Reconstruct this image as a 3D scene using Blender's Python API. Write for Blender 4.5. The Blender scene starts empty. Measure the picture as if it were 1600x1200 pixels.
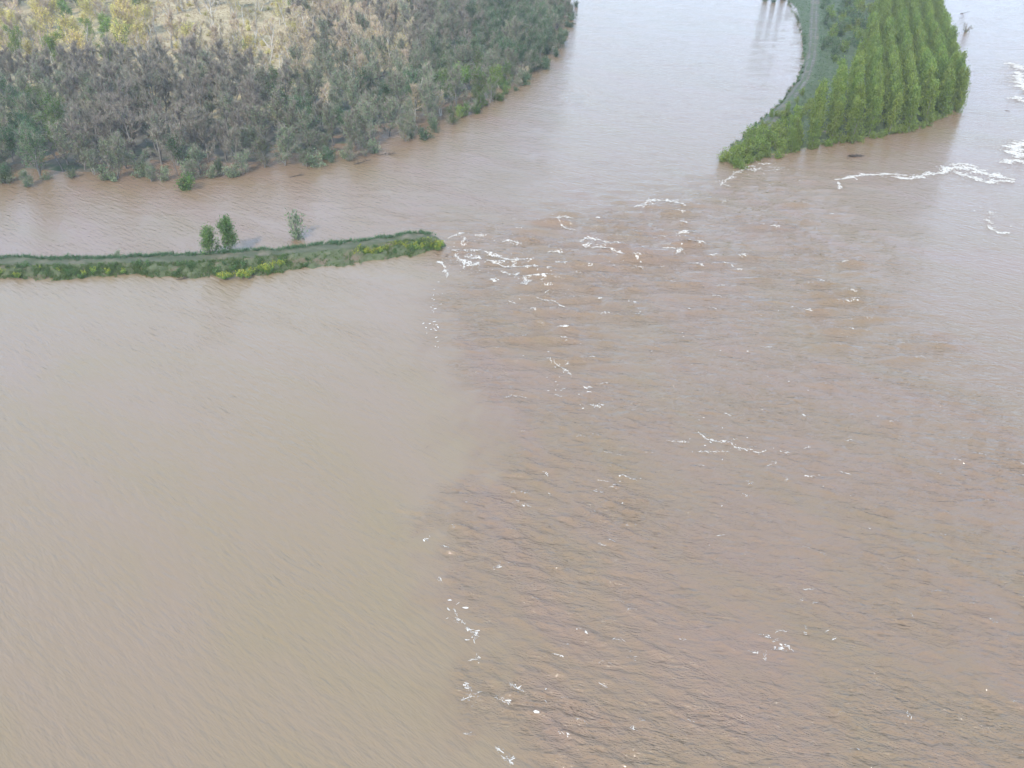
import bpy, math, random
import numpy as np
from mathutils import Vector

# ------------------------------------------------------------------ camera
SC = bpy.context.scene
COL = SC.collection
PITCH = math.radians(33.0)
CAM_Z = 80.0
FPX = 1385.6                      # focal length in photo pixels (1600 wide)
cam_d = bpy.data.cameras.new('camera')
cam_d.sensor_width = 36.0
cam_d.lens = 36.0 * FPX / 1600.0
cam_d.clip_start = 0.5
cam_d.clip_end = 20000.0
cam = bpy.data.objects.new('camera', cam_d)
COL.objects.link(cam)
cam.location = (0, 0, CAM_Z)
cam.rotation_euler = (math.radians(90) - PITCH, 0, 0)
SC.camera = cam

# ------------------------------------------------------------------ light
SUN_EL = math.radians(42)
SUN_AZ = math.radians(200)        # direction TOWARDS the sun, from +Y clockwise: behind the camera, a little left
world = bpy.data.worlds.new('World')
SC.world = world
world.use_nodes = True
wn = world.node_tree
wn.nodes.clear()
w_out = wn.nodes.new('ShaderNodeOutputWorld')
w_bg = wn.nodes.new('ShaderNodeBackground')
w_sky = wn.nodes.new('ShaderNodeTexSky')
w_sky.sky_type = 'NISHITA'
w_sky.sun_disc = False
w_sky.sun_elevation = SUN_EL
w_sky.sun_rotation = SUN_AZ
w_sky.air_density = 1.0
w_sky.dust_density = .5
w_sky.altitude = 300
w_bg.inputs['Strength'].default_value = 0.15
# broken white cloud over the clear sky, the same all round
w_tc = wn.nodes.new('ShaderNodeTexCoord')
w_nz = wn.nodes.new('ShaderNodeTexNoise')
w_nz.inputs['Scale'].default_value = 2.2
w_nz.inputs['Detail'].default_value = 5
w_mr = wn.nodes.new('ShaderNodeMapRange')
w_mr.inputs['From Min'].default_value = .36
w_mr.inputs['From Max'].default_value = .62
w_mr.inputs['To Min'].default_value = .35
w_mr.inputs['To Max'].default_value = .95
w_mx = wn.nodes.new('ShaderNodeMix')
w_mx.data_type = 'RGBA'
w_mx.inputs[7].default_value = (6.7, 8.9, 12.4, 1)
wn.links.new(w_tc.outputs['Generated'], w_nz.inputs['Vector'])
wn.links.new(w_nz.outputs[0], w_mr.inputs[0])
wn.links.new(w_mr.outputs[0], w_mx.inputs[0])
wn.links.new(w_sky.outputs[0], w_mx.inputs[6])
wn.links.new(w_mx.outputs[2], w_bg.inputs['Color'])
wn.links.new(w_bg.outputs[0], w_out.inputs['Surface'])

sun_d = bpy.data.lights.new('sun', 'SUN')
sun_d.energy = 3.0
sun_d.angle = math.radians(2)
sun_d.color = (1.0, 0.92, 0.80)
sun = bpy.data.objects.new('sun', sun_d)
COL.objects.link(sun)
sdir = Vector((math.sin(SUN_AZ) * math.cos(SUN_EL), math.cos(SUN_AZ) * math.cos(SUN_EL), math.sin(SUN_EL)))
sun.rotation_euler = sdir.to_track_quat('Z', 'Y').to_euler()
sun.location = (0, -50, 150)

SC.view_settings.view_transform = 'Standard'
SC.view_settings.look = 'None'
SC.view_settings.gamma = 1.0
SC.view_settings.use_curve_mapping = False
SC.view_settings.exposure = 0.72

# ------------------------------------------------------------------ helpers
rng = np.random.default_rng(7)
CP, SP = math.cos(PITCH), math.sin(PITCH)


def G(px, py, z=0.0):
    """world point at height z that the photo shows at pixel (px, py) of 1600 x 1200"""
    a = (np.asarray(px, float) - 800.0) / FPX
    b = (600.0 - np.asarray(py, float)) / FPX
    dx = a
    dy = CP + b * SP
    dz = -SP + b * CP
    t = (z - CAM_Z) / dz
    return np.stack([dx * t, dy * t, np.zeros_like(t) + z], -1)


def GL(pts, z=0.0):
    p = np.array(pts, float)
    return G(p[:, 0], p[:, 1], z)


def P(xyz):
    """inverse of G, used to place kinds of tree by region"""
    x, y, z = xyz[..., 0], xyz[..., 1], xyz[..., 2] - CAM_Z
    d = y * CP - z * SP
    return np.stack([800 + FPX * x / d, 600 - FPX * (y * SP + z * CP) / d], -1)


def sstep(a, b, x):
    t = np.clip((x - a) / (b - a), 0, 1)
    return t * t * (3 - 2 * t)


def in_poly(p, poly):
    x, y = p[..., 0], p[..., 1]
    ins = np.zeros(x.shape, bool)
    n = len(poly)
    for i in range(n):
        x0, y0 = poly[i][:2]
        x1, y1 = poly[(i + 1) % n][:2]
        c = (y0 > y) != (y1 > y)
        with np.errstate(divide='ignore', invalid='ignore'):
            xi = (x1 - x0) * (y - y0) / (y1 - y0 + 1e-12) + x0
        ins ^= c & (x < xi)
    return ins


def dist_line(p, line, closed=False):
    d = np.full(p.shape[:-1], 1e9)
    n = len(line)
    for i in range(n if closed else n - 1):
        a = line[i][:2]
        b = line[(i + 1) % n][:2]
        ab = b - a
        t = np.clip(((p[..., 0] - a[0]) * ab[0] + (p[..., 1] - a[1]) * ab[1]) / (ab @ ab + 1e-12), 0, 1)
        d = np.minimum(d, np.hypot(p[..., 0] - a[0] - t * ab[0], p[..., 1] - a[1] - t * ab[1]))
    return d


def sdf(p, poly):
    d = dist_line(p, poly, True)
    return np.where(in_poly(p, poly), d, -d)


class Waves:
    """a sum of many sines: cheap smooth noise or a wave field"""
    def __init__(self, seed, n, l0, l1, az=None, spread=math.pi):
        r = np.random.default_rng(seed)
        lam = np.exp(r.uniform(math.log(l0), math.log(l1), n))
        th = (az if az is not None else 0) + r.normal(0, 1, n) * spread if az is not None else r.uniform(0, 2 * math.pi, n)
        k = 2 * math.pi / lam
        self.kx, self.ky = k * np.cos(th), k * np.sin(th)
        self.ph = r.uniform(0, 2 * math.pi, n)
        self.a = (lam / l1) ** 0.6
        self.a /= math.sqrt((self.a ** 2).sum() / 2)

    def __call__(self, x, y):
        o = np.zeros(np.shape(x))
        for kx, ky, ph, a in zip(self.kx, self.ky, self.ph, self.a):
            o += a * np.sin(kx * x + ky * y + ph)
        return o


def mesh_np(name, V, F, mats=(), mi=None, smooth=False):
    V = np.ascontiguousarray(V, np.float32)
    F = np.ascontiguousarray(F, np.int32)
    me = bpy.data.meshes.new(name)
    n, k = F.shape
    me.vertices.add(len(V))
    me.vertices.foreach_set('co', V.ravel())
    me.loops.add(n * k)
    me.loops.foreach_set('vertex_index', F.ravel())
    me.polygons.add(n)
    me.polygons.foreach_set('loop_start', np.arange(0, n * k, k, dtype=np.int32))
    me.polygons.foreach_set('loop_total', np.full(n, k, np.int32))
    for m in mats:
        me.materials.append(m)
    if mi is not None:
        me.polygons.foreach_set('material_index', np.ascontiguousarray(mi, np.int32))
    me.polygons.foreach_set('use_smooth', np.full(n, smooth, bool))
    me.update(calc_edges=True)
    return me


def fattr(me, name, vals):
    a = me.attributes.new(name, 'FLOAT', 'POINT')
    a.data.foreach_set('value', np.ascontiguousarray(vals, np.float32))


def link(name, data, parent=None, loc=None):
    o = bpy.data.objects.new(name, data)
    COL.objects.link(o)
    if parent is not None:
        o.parent = parent
    if loc is not None:
        o.location = loc
    return o


def tag(o, label=None, cat=None, group=None, kind=None):
    if label:
        o['label'] = label
    if cat:
        o['category'] = cat
    if group:
        o['group'] = group
    if kind:
        o['kind'] = kind
    return o


class Geo:
    """collects triangles"""
    def __init__(self):
        self.V, self.F, self.M, self.n = [], [], [], 0

    def add(self, V, F, m=0):
        if len(F) == 0:
            return
        self.V.append(np.asarray(V, float))
        self.F.append(np.asarray(F, int) + self.n)
        self.M.append(np.full(len(F), m))
        self.n += len(V)

    def tube(self, pts, radii, sides=5, m=0):
        pts = np.asarray(pts, float)
        t = np.gradient(pts, axis=0)
        t /= np.linalg.norm(t, axis=1)[:, None] + 1e-9
        ref = np.array([0.31, 0.95, 0.1]) if abs(t[0][2]) > .8 else np.array([0, 0, 1.0])
        u = np.cross(t, ref)
        u /= np.linalg.norm(u, axis=1)[:, None] + 1e-9
        v = np.cross(t, u)
        a = np.linspace(0, 2 * math.pi, sides, endpoint=False)
        ring = (pts[:, None] + np.asarray(radii)[:, None, None] * (u[:, None] * np.cos(a)[None, :, None] + v[:, None] * np.sin(a)[None, :, None]))
        V = ring.reshape(-1, 3)
        F = []
        for i in range(len(pts) - 1):
            for j in range(sides):
                p, q = i * sides + j, i * sides + (j + 1) % sides
                F += [(p, q, q + sides), (p, q + sides, p + sides)]
        self.add(V, F, m)

    def tris(self, C, A, B, m=0):
        """one triangle per row: base C-B/2 .. C+B/2, tip C+A"""
        n = len(C)
        V = np.stack([C - B * .5, C + B * .5, C + A], 1).reshape(-1, 3)
        self.add(V, np.arange(3 * n).reshape(-1, 3), m)

    def leaves(self, C, A, B, m=0):
        """one diamond leaf (two triangles) per row"""
        n = len(C)
        V = np.stack([C - A * .5, C + B * .5, C + A * .5, C - B * .5], 1).reshape(-1, 3)
        i = np.arange(n)[:, None] * 4
        F = np.concatenate([i + [0, 1, 2], i + [0, 2, 3]])
        self.add(V, F, m)

    def mesh(self, name, mats, smooth=False):
        return mesh_np(name, np.concatenate(self.V), np.concatenate(self.F), mats, np.concatenate(self.M), smooth)


def unit(r, n):
    v = r.normal(0, 1, (n, 3))
    return v / np.linalg.norm(v, axis=1)[:, None]


# ------------------------------------------------------------------ materials
def new_mat(name):
    m = bpy.data.materials.new(name)
    m.use_nodes = True
    nt = m.node_tree
    nt.nodes.clear()
    out = nt.nodes.new('ShaderNodeOutputMaterial')
    return m, nt, out


def N(nt, t, **kw):
    n = nt.nodes.new(t)
    for k, v in kw.items():
        if k in n.inputs:
            n.inputs[k].default_value = v
        else:
            setattr(n, k, v)
    return n


def ramp(nt, fac, stops):
    r = nt.nodes.new('ShaderNodeValToRGB')
    e = r.color_ramp.elements
    e[0].position, e[0].color = stops[0][0], (*stops[0][1], 1)
    e[1].position, e[1].color = stops[-1][0], (*stops[-1][1], 1)
    for p, c in stops[1:-1]:
        x = e.new(p)
        x.color = (*c, 1)
    nt.links.new(fac, r.inputs[0])
    return r.outputs[0]


def noise(nt, scale, detail=4, rough=.55, stretch=None, src='Object'):
    tc = N(nt, 'ShaderNodeTexCoord')
    nz = N(nt, 'ShaderNodeTexNoise', Scale=scale, Detail=detail, Roughness=rough)
    if stretch:
        mp = N(nt, 'ShaderNodeMapping')
        mp.inputs['Scale'].default_value = stretch[:3]
        if len(stretch) > 3:
            mp.inputs['Rotation'].default_value = (0, 0, stretch[3])
        nt.links.new(tc.outputs[src], mp.inputs[0])
        nt.links.new(mp.outputs[0], nz.inputs['Vector'])
    else:
        nt.links.new(tc.outputs[src], nz.inputs['Vector'])
    return nz.outputs[0]


def mixc(nt, fac, a, b, blend='MIX'):
    m = nt.nodes.new('ShaderNodeMix')
    m.data_type = 'RGBA'
    m.blend_type = blend
    for s, v in ((m.inputs[0], fac), (m.inputs[6], a), (m.inputs[7], b)):
        if isinstance(v, (int, float)):
            s.default_value = v
        elif isinstance(v, tuple):
            s.default_value = (*v, 1)
        else:
            nt.links.new(v, s)
    return m.outputs[2]


def leaf_mat(name, dark, light, trans=.3, vary=.35):
    """foliage: each leaf and each tree its own shade of the kind's colour"""
    m, nt, out = new_mat(name)
    geo = N(nt, 'ShaderNodeNewGeometry')
    oi = N(nt, 'ShaderNodeObjectInfo')
    c = ramp(nt, geo.outputs['Random Per Island'], [(0, dark), (1, light)])
    hsv = N(nt, 'ShaderNodeHueSaturation')
    mr = N(nt, 'ShaderNodeMapRange')
    mr.inputs['To Min'].default_value = 1 - vary
    mr.inputs['To Max'].default_value = 1 + vary
    nt.links.new(oi.outputs['Random'], mr.inputs[0])
    nt.links.new(mr.outputs[0], hsv.inputs['Value'])
    mh = N(nt, 'ShaderNodeMapRange')
    mul = N(nt, 'ShaderNodeMath', operation='MULTIPLY')
    mul.inputs[1].default_value = 7.31
    fr = N(nt, 'ShaderNodeMath', operation='FRACT')
    nt.links.new(oi.outputs['Random'], mul.inputs[0])
    nt.links.new(mul.outputs[0], fr.inputs[0])
    mh.inputs['To Min'].default_value = .485
    mh.inputs['To Max'].default_value = .515
    nt.links.new(fr.outputs[0], mh.inputs[0])
    nt.links.new(mh.outputs[0], hsv.inputs['Hue'])
    nt.links.new(c, hsv.inputs['Color'])
    d = N(nt, 'ShaderNodeBsdfDiffuse')
    nt.links.new(hsv.outputs[0], d.inputs[0])
    if trans > 0:
        t = N(nt, 'ShaderNodeBsdfTranslucent')
        nt.links.new(hsv.outputs[0], t.inputs[0])
        mx = N(nt, 'ShaderNodeMixShader', Fac=trans)
        mx.inputs[0].default_value = trans
        nt.links.new(d.outputs[0], mx.inputs[1])
        nt.links.new(t.outputs[0], mx.inputs[2])
        nt.links.new(mx.outputs[0], out.inputs[0])
    else:
        nt.links.new(d.outputs[0], out.inputs[0])
    return m


def noise_mat(name, stops, scale, rough=.9, detail=6, stretch=None, bump=0., second=None):
    m, nt, out = new_mat(name)
    p = N(nt, 'ShaderNodeBsdfPrincipled', Roughness=rough)
    p.inputs['Specular IOR Level'].default_value = .2
    nz = noise(nt, scale, detail, .62, stretch)
    c = ramp(nt, nz, stops)
    if second:
        sc2, col2, lo, hi = second
        f = ramp(nt, noise(nt, sc2, 4, .6), [(lo, (0, 0, 0)), (hi, (1, 1, 1))])
        c = mixc(nt, f, c, col2)
    nt.links.new(c, p.inputs['Base Color'])
    if bump:
        b = N(nt, 'ShaderNodeBump', Strength=bump, Distance=.3)
        nt.links.new(nz, b.inputs['Height'])
        nt.links.new(b.outputs[0], p.inputs['Normal'])
    nt.links.new(p.outputs[0], out.inputs[0])
    return m


def bark_mat(name, a, b):
    return noise_mat(name, [(.3, a), (.7, b)], 1.6, stretch=(1, 1, .25), bump=.4)


M = {}
M['bark_pale'] = bark_mat('bark_pale', (0.281, 0.257, 0.211), (0.468, 0.437, 0.374))
M['bark_grey'] = bark_mat('bark_grey', (0.117, 0.105, 0.094), (0.218, 0.203, 0.179))
M['bark_dark'] = bark_mat('bark_dark', (0.039, 0.031, 0.025), (0.086, 0.070, 0.055))
M['twig_grey'] = leaf_mat('twig_grey', (0.140, 0.119, 0.098), (0.283, 0.244, 0.194), 0, .2)
M['twig_sunlit_tan'] = leaf_mat('twig_sunlit_tan', (0.257, 0.199, 0.136), (0.489, 0.399, 0.283), 0, .2)  # tan raised so the twigs carry painted sunlight
M['leaf_grey'] = leaf_mat('leaf_grey', (0.103, 0.144, 0.076), (0.243, 0.279, 0.158), .3, .25)
M['leaf_green'] = leaf_mat('leaf_green', (0.055, 0.098, 0.027), (0.151, 0.216, 0.066), .3, .25)
M['leaf_dark'] = leaf_mat('leaf_dark', (0.053, 0.097, 0.048), (0.125, 0.185, 0.091), .3, .25)
M['leaf_bright'] = leaf_mat('leaf_bright', (0.112, 0.191, 0.040), (0.236, 0.324, 0.084), .35, .2)
M['leaf_lush'] = leaf_mat('leaf_lush', (.075, .135, .04), (.175, .25, .085), .35, .15)
M['leaf_sunlit_yellow'] = leaf_mat('leaf_sunlit_yellow', (0.349, 0.302, 0.081), (0.667, 0.573, 0.191), .3, .25)  # sunlight on the far left wood is painted into this yellow
M['leaf_poplar'] = leaf_mat('leaf_poplar', (0.092, 0.142, 0.033), (0.233, 0.290, 0.066), .35, .16)
M['flower'] = leaf_mat('flower', (0.257, 0.265, 0.031), (0.390, 0.374, 0.062), .3, .15)
M['leaf_herb'] = leaf_mat('leaf_herb', (0.041, 0.087, 0.028), (0.129, 0.199, 0.070), .3, .3)
M['grass_blade'] = leaf_mat('grass_blade', (0.056, 0.101, 0.032), (0.140, 0.193, 0.070), .3, .2)
M['straw_blade_sunlit'] = leaf_mat('straw_blade_sunlit', (0.212, 0.163, 0.079), (0.358, 0.288, 0.164), .3, .2)  # dry straw, with sunlight put into its pale colour
M['meadow'] = noise_mat('meadow', [(.25, (0.203, 0.164, 0.086)), (.5, (0.312, 0.250, 0.144)), (.75, (0.374, 0.312, 0.195))], .22, bump=.5,
                        second=(.03, (0.125, 0.117, 0.058), .52, .68))  # dry grass; a break of sunlight is put into its bright colour
M['bank'] = noise_mat('bank', [(.25, (0.039, 0.051, 0.027)), (.55, (0.066, 0.086, 0.043)), (.8, (0.101, 0.117, 0.062))], .5, bump=.6)
M['litter'] = noise_mat('litter', [(.25, (0.055, 0.051, 0.039)), (.5, (0.094, 0.086, 0.066)), (.75, (0.148, 0.133, 0.098))], .4, bump=.6, second=(.12, (0.055, 0.074, 0.039), .5, .62))
M['slope'] = noise_mat('slope', [(.25, (0.047, 0.051, 0.023)), (.55, (0.078, 0.090, 0.043)), (.8, (0.133, 0.117, 0.074))], .6, bump=.7, second=(.25, (0.117, 0.090, 0.058), .52, .64))
M['track'] = noise_mat('track', [(.25, (0.046, 0.056, 0.03)), (.5, (0.070, 0.076, 0.044)), (.8, (0.13, 0.114, 0.078))], .6, bump=.5, stretch=(.45, 1, 1), second=(.18, (0.133, 0.113, 0.078), .53, .66))
M['rut'] = noise_mat('rut', [(.25, (0.065, 0.065, 0.048)), (.55, (0.105, 0.10, 0.08)), (.8, (0.235, 0.215, 0.185))], .5, bump=.2)  # worn earth, base colour lowered to carry the shade on the track
M['mud'] = noise_mat('mud', [(.3, (0.109, 0.086, 0.062)), (.7, (0.187, 0.148, 0.109))], .05)


def dir_noise(nt, ang, along, across, detail=3, rough=.55, ridged=False, distort=0.):
    """noise drawn out along the world direction ang (degrees): crests of that heading"""
    tc = N(nt, 'ShaderNodeTexCoord')
    mp = N(nt, 'ShaderNodeMapping', vector_type='TEXTURE')
    mp.inputs['Rotation'].default_value = (0, 0, math.radians(ang))
    mp.inputs['Scale'].default_value = (along, across, across)
    nt.links.new(tc.outputs['Object'], mp.inputs[0])
    nz = N(nt, 'ShaderNodeTexNoise', Scale=1.0, Detail=detail, Roughness=rough, Distortion=distort)
    nt.links.new(mp.outputs[0], nz.inputs['Vector'])
    o = nz.outputs[0]
    if ridged:
        for op, v in (('MULTIPLY_ADD', (2.0, -1.0)), ('ABSOLUTE', ()), ('SUBTRACT', None)):
            q = N(nt, 'ShaderNodeMath', operation=op)
            if v is None:
                q.inputs[0].default_value = 1.0
                nt.links.new(o, q.inputs[1])
            else:
                nt.links.new(o, q.inputs[0])
                for k_, x_ in enumerate(v):
                    q.inputs[1 + k_].default_value = x_
            o = q.outputs[0]
    return o


def water_mat():
    m, nt, out = new_mat('muddy_water')
    p = N(nt, 'ShaderNodeBsdfPrincipled', Roughness=.05, IOR=1.333)
    p.inputs['Specular IOR Level'].default_value = .6
    at = N(nt, 'ShaderNodeAttribute', attribute_name='silt')
    tb = N(nt, 'ShaderNodeAttribute', attribute_name='turb')
    # standing flood water is a little paler, the inflow carries brown silt; both vary in broad swirling drifts
    calm = ramp(nt, dir_noise(nt, -40, 60, 26, 5, .55, distort=1.2), [(.3, (.184, .134, .071)), (.5, (.188, .134, .080)), (.7, (.192, .135, .088))])
    silt = ramp(nt, dir_noise(nt, -50, 50, 20, 5, .6, distort=1.5), [(.3, (.166, .115, .063)), (.5, (.172, .115, .069)), (.7, (.178, .115, .076))])
    c = mixc(nt, at.outputs['Fac'], calm, silt)
    nt.links.new(c, p.inputs['Base Color'])
    slick = N(nt, 'ShaderNodeMapRange')
    slick.inputs['From Min'].default_value = .35
    slick.inputs['From Max'].default_value = .65
    slick.inputs['To Min'].default_value = .7
    slick.inputs['To Max'].default_value = 1.25
    nt.links.new(dir_noise(nt, -30, 22, 9, 3, .6, distort=.8), slick.inputs[0])
    prev = None
    # rough water: long crests, then chop; calm water: fine diagonal wind ripples
    for h, dist, lo, hi in ((dir_noise(nt, -9, 5.2, 1.7, 4, .55, True, .3), 1.5, .01, .78), (dir_noise(nt, -22, 2.0, .8, 3, .6, True, .4), .9, .02, .6),
                            (dir_noise(nt, 8, 1.1, .5, 3, .6), .4, .05, .75), (dir_noise(nt, -40, 3.2, .8, 4, .6), .5, .6, .05)):
        bp = N(nt, 'ShaderNodeBump', Distance=dist)
        mr = N(nt, 'ShaderNodeMapRange')
        mr.inputs['To Min'].default_value = lo
        mr.inputs['To Max'].default_value = hi
        nt.links.new(tb.outputs['Fac'], mr.inputs[0])
        mu = N(nt, 'ShaderNodeMath', operation='MULTIPLY')
        nt.links.new(mr.outputs[0], mu.inputs[0])
        nt.links.new(slick.outputs[0], mu.inputs[1])
        nt.links.new(mu.outputs[0], bp.inputs['Strength'])
        nt.links.new(h, bp.inputs['Height'])
        if prev is not None:
            nt.links.new(prev, bp.inputs['Normal'])
        prev = bp.outputs[0]
    nt.links.new(prev, p.inputs['Normal'])
    nt.links.new(p.outputs[0], out.inputs[0])
    return m


def foam_mat(name, a, b, lo, hi):
    """foam with holes: the water shows through the lace"""
    m, nt, out = new_mat(name)
    d = N(nt, 'ShaderNodeBsdfDiffuse')
    nt.links.new(ramp(nt, noise(nt, 1.5, 4, .6), [(.3, a), (.7, b)]), d.inputs[0])
    t = N(nt, 'ShaderNodeBsdfTransparent')
    mx = N(nt, 'ShaderNodeMixShader')
    nt.links.new(ramp(nt, noise(nt, 3.2, 4, .65), [(lo, (0, 0, 0)), (hi, (1, 1, 1))]), mx.inputs[0])
    nt.links.new(t.outputs[0], mx.inputs[1])
    nt.links.new(d.outputs[0], mx.inputs[2])
    nt.links.new(mx.outputs[0], out.inputs[0])
    return m


M['foam'] = foam_mat('foam', (0.43, 0.39, 0.33), (0.56, 0.525, 0.465), .30, .46)
M['foam_thin'] = foam_mat('foam_thin', (0.340, 0.289, 0.230), (0.442, 0.391, 0.327), .38, .72)
M['water'] = water_mat()

# ------------------------------------------------------------------ outlines of land and water (photo pixel -> ground)
PLUME = GL([(690, 372), (702, 400), (690, 450), (680, 520), (715, 610), (790, 685), (720, 735), (610, 800), (660, 850), (700, 930), (742, 1020),
            (715, 1090), (760, 1140), (800, 1200), (840, 1420), (2300, 1420), (2300, 700), (1640, 590), (1450, 470), (1360, 370), (1300, 300), (1240, 262),
            (1130, 285), (1000, 318), (850, 345), (760, 358)])[:, :2]
FIELD = GL([(-900, 420), (0, 418), (300, 414), (520, 402), (690, 376), (702, 400), (690, 450), (680, 520), (720, 610), (760, 690), (735, 750), (700, 810), (690, 860), (705, 930), (742, 1020),
            (715, 1090), (760, 1140), (800, 1200), (840, 1420), (-2300, 1420)])[:, :2]
WEIR = GL([(690, 380), (850, 360), (1000, 335), (1130, 290)])[:, :2]
BREACH = GL([(720, 400), (860, 420), (1000, 400), (1080, 370)])[:, :2]
FAR_BANK = GL([(-260, 306), (0, 296), (120, 290), (290, 284), (460, 268), (560, 250), (650, 222), (740, 184), (800, 146), (850, 108), (880, 68), (893, 25), (880, -30), (840, -90),
               (-500, -90), (-500, 306)])[:, :2]
RIGHT_BANK = GL([(1205, -20), (1236, 12), (1249, 48), (1254, 95), (1240, 130), (1212, 165), (1178, 193), (1140, 232), (1127, 256), (1150, 263), (1235, 240), (1440, 203), (1499, 168),
                 (1478, 60), (1470, -20), (1440, -90), (1190, -90)])[:, :2]
DIKE_FAR = [(-140, 404), (0, 403), (100, 404), (180, 402), (300, 398), (430, 389), (550, 378), (620, 368), (660, 363), (678, 366)]
DIKE_TOP = [(-140, 416), (0, 414), (100, 415), (180, 412), (300, 409), (430, 400), (550, 388), (620, 377), (660, 373), (683, 373)]
DIKE_NEAR = [(-140, 440), (0, 436), (70, 437), (130, 433), (200, 430), (270, 430), (300, 435), (370, 431), (450, 424), (540, 414), (610, 406), (650, 398), (689, 389)]

W_A = Waves(1, 60, 1.9, 6.5, math.radians(88), .24)     # breach: crests across the flow
W_B = Waves(2, 60, .9, 3.6, math.radians(66), .36)     # lower right
W_M = Waves(4, 14, 18, 60)                              # patchiness
W_P = Waves(5, 30, 3, 20)                               # ragged edge of the plume


def water_fields(x, y):
    p = np.stack([x, y], -1)
    s = sdf(p, PLUME) + 1.6 * W_P(x + 3 * W_M(x, y), y)
    plume = sstep(-4 - 30 * sstep(30, 95, x), 6 + 30 * sstep(30, 95, x), s)
    up = np.exp(-(dist_line(p, WEIR) / 16.0) ** 2)
    near = np.exp(-(dist_line(p, BREACH) / 34.0) ** 2)
    river = sstep(178, 190, y + .12 * x)
    turb = np.clip(plume * (.54 + .10 * near) + (.30 * up + .07 * river) * (1 - plume), 0, 1)
    return plume, turb, near


def pale_field(x, y):
    s = sdf(np.stack([x, y], -1), FIELD) - 1.9 * W_P(x + 3 * W_M(x, y), y)
    return sstep(-5, 7, s)


def water_h(x, y, f=None):
    plume, turb, near = f if f is not None else water_fields(x, y)
    mod = np.clip(1 + .3 * W_M(x, y), .6, 1.45)
    a = W_A(x, y)
    a = a + .28 * (a * a - 1)
    b = W_B(x, y)
    b = b + .2 * (b * b - 1)
    wa = sstep(95, 150, y)
    h = turb * mod * (wa * a * (.18 + .10 * near) + (1 - wa) * b * .11)
    fade = sstep(520, 470, y) * sstep(26, 34, y)
    return h * fade


# ------------------------------------------------------------------ water
def build_water():
    d = np.exp(np.linspace(math.log(24), math.log(560), 760))
    u = np.linspace(-.92, .92, 860)
    Y, U = np.meshgrid(d, u, indexing='ij')
    X = U * (Y + 18)
    f = water_fields(X, Y)
    Z = water_h(X, Y, f)
    Z = Z * sstep(.92, .80, np.abs(U))
    nr, nc = X.shape
    V = np.stack([X, Y, Z], -1).reshape(-1, 3)
    idx = np.arange(nr * nc).reshape(nr, nc)
    F = np.stack([idx[:-1, :-1], idx[:-1, 1:], idx[1:, 1:], idx[1:, :-1]], -1).reshape(-1, 4)
    # beyond: the same sheet runs flat to the horizon
    border = np.concatenate([idx[0, :], idx[1:, -1], idx[-1, -2::-1], idx[-2:0:-1, 0]])
    b = V[border]
    c = np.array([0, 250, 0.])
    dirs = b - c
    dirs[:, 2] = 0
    far = c + dirs / np.linalg.norm(dirs[:, :2], axis=1)[:, None] * 3900
    n0 = len(V)
    V = np.concatenate([V, far])
    nb = len(border)
    j = np.arange(nb)
    R = np.stack([border, n0 + j, n0 + (j + 1) % nb, border[(j + 1) % nb]], -1)
    F = np.concatenate([F, R])
    me = mesh_np('flood_water', V, F, [M['water']], smooth=True)
    pf = 1 - pale_field(X, Y).ravel()
    fattr(me, 'silt', np.concatenate([pf, pf[border]]))
    fattr(me, 'turb', np.concatenate([f[1].ravel(), f[1].ravel()[border]]))
    o = link('flood_water', me)
    tag(o, 'brown flood water pouring through the breach and over the fields', kind='structure')


build_water()

bed = mesh_np('river_bed', np.array([[-4000, -3800, -4], [4000, -3800, -4], [4000, 4200, -4], [-4000, 4200, -4.]]), np.array([[0, 1, 2, 3]]), [M['mud']])
tag(link('river_bed', bed), 'muddy ground under the flood', kind='structure')


# ------------------------------------------------------------------ banks
N_T = Waves(11, 24, 4, 30)
N_T2 = Waves(12, 24, 1.5, 6)


def far_h(x, y):
    s = sdf(np.stack([x, y], -1), FAR_BANK)
    return -1.2 + 1.25 * sstep(-2, 17, s) + .75 * sstep(10, 70, s) + .16 * N_T(x, y) * sstep(-2, 14, s)


TRACK_R = GL([(1283, -60), (1276, -20), (1272, 20), (1271, 60), (1268, 90), (1258, 122), (1236, 152), (1212, 180), (1190, 202), (1165, 226)], 1.4)[:, :2]


def right_h(x, y):
    p = np.stack([x, y], -1)
    s = sdf(p, RIGHT_BANK)
    k = dist_line(p, TRACK_R)
    base = -1.3 + 1.45 * sstep(-2.5, 3.5, s)
    return base + 1.25 * sstep(6.5, 2.2, k) * sstep(-2, 4, s) + .06 * N_T2(x, y)


def grid_land(name, poly, hfun, mats, step, marg, label, pick):
    lo, hi = poly.min(0) - marg, poly.max(0) + marg
    xs, ys = np.arange(lo[0], hi[0], step), np.arange(lo[1], hi[1], step)
    X, Y = np.meshgrid(xs, ys)
    s = sdf(np.stack([X, Y], -1), poly)
    Z = hfun(X, Y)
    V = np.stack([X, Y, Z], -1).reshape(-1, 3)
    i = np.arange(X.size).reshape(X.shape)
    F = np.stack([i[:-1, :-1], i[:-1, 1:], i[1:, 1:], i[1:, :-1]], -1).reshape(-1, 4)
    keep = (s.reshape(-1)[F] > -marg * .8).all(1)
    F = F[keep]
    used, inv = np.unique(F, return_inverse=True)
    V = V[used]
    F = inv.reshape(-1, 4)
    me = mesh_np(name, V, F, mats, pick(V[F].mean(1)), smooth=True)
    tag(link(name, me), label, kind='structure')


def far_pick(c):
    s = sdf(c[:, :2], FAR_BANK) + 3 * N_T(c[:, 0], c[:, 1])
    q = P(c)
    m = (s > 55) & (q[:, 0] < 640 + 8 * N_T2(c[:, 0], c[:, 1]))
    return np.where(m, 0, 1)


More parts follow.
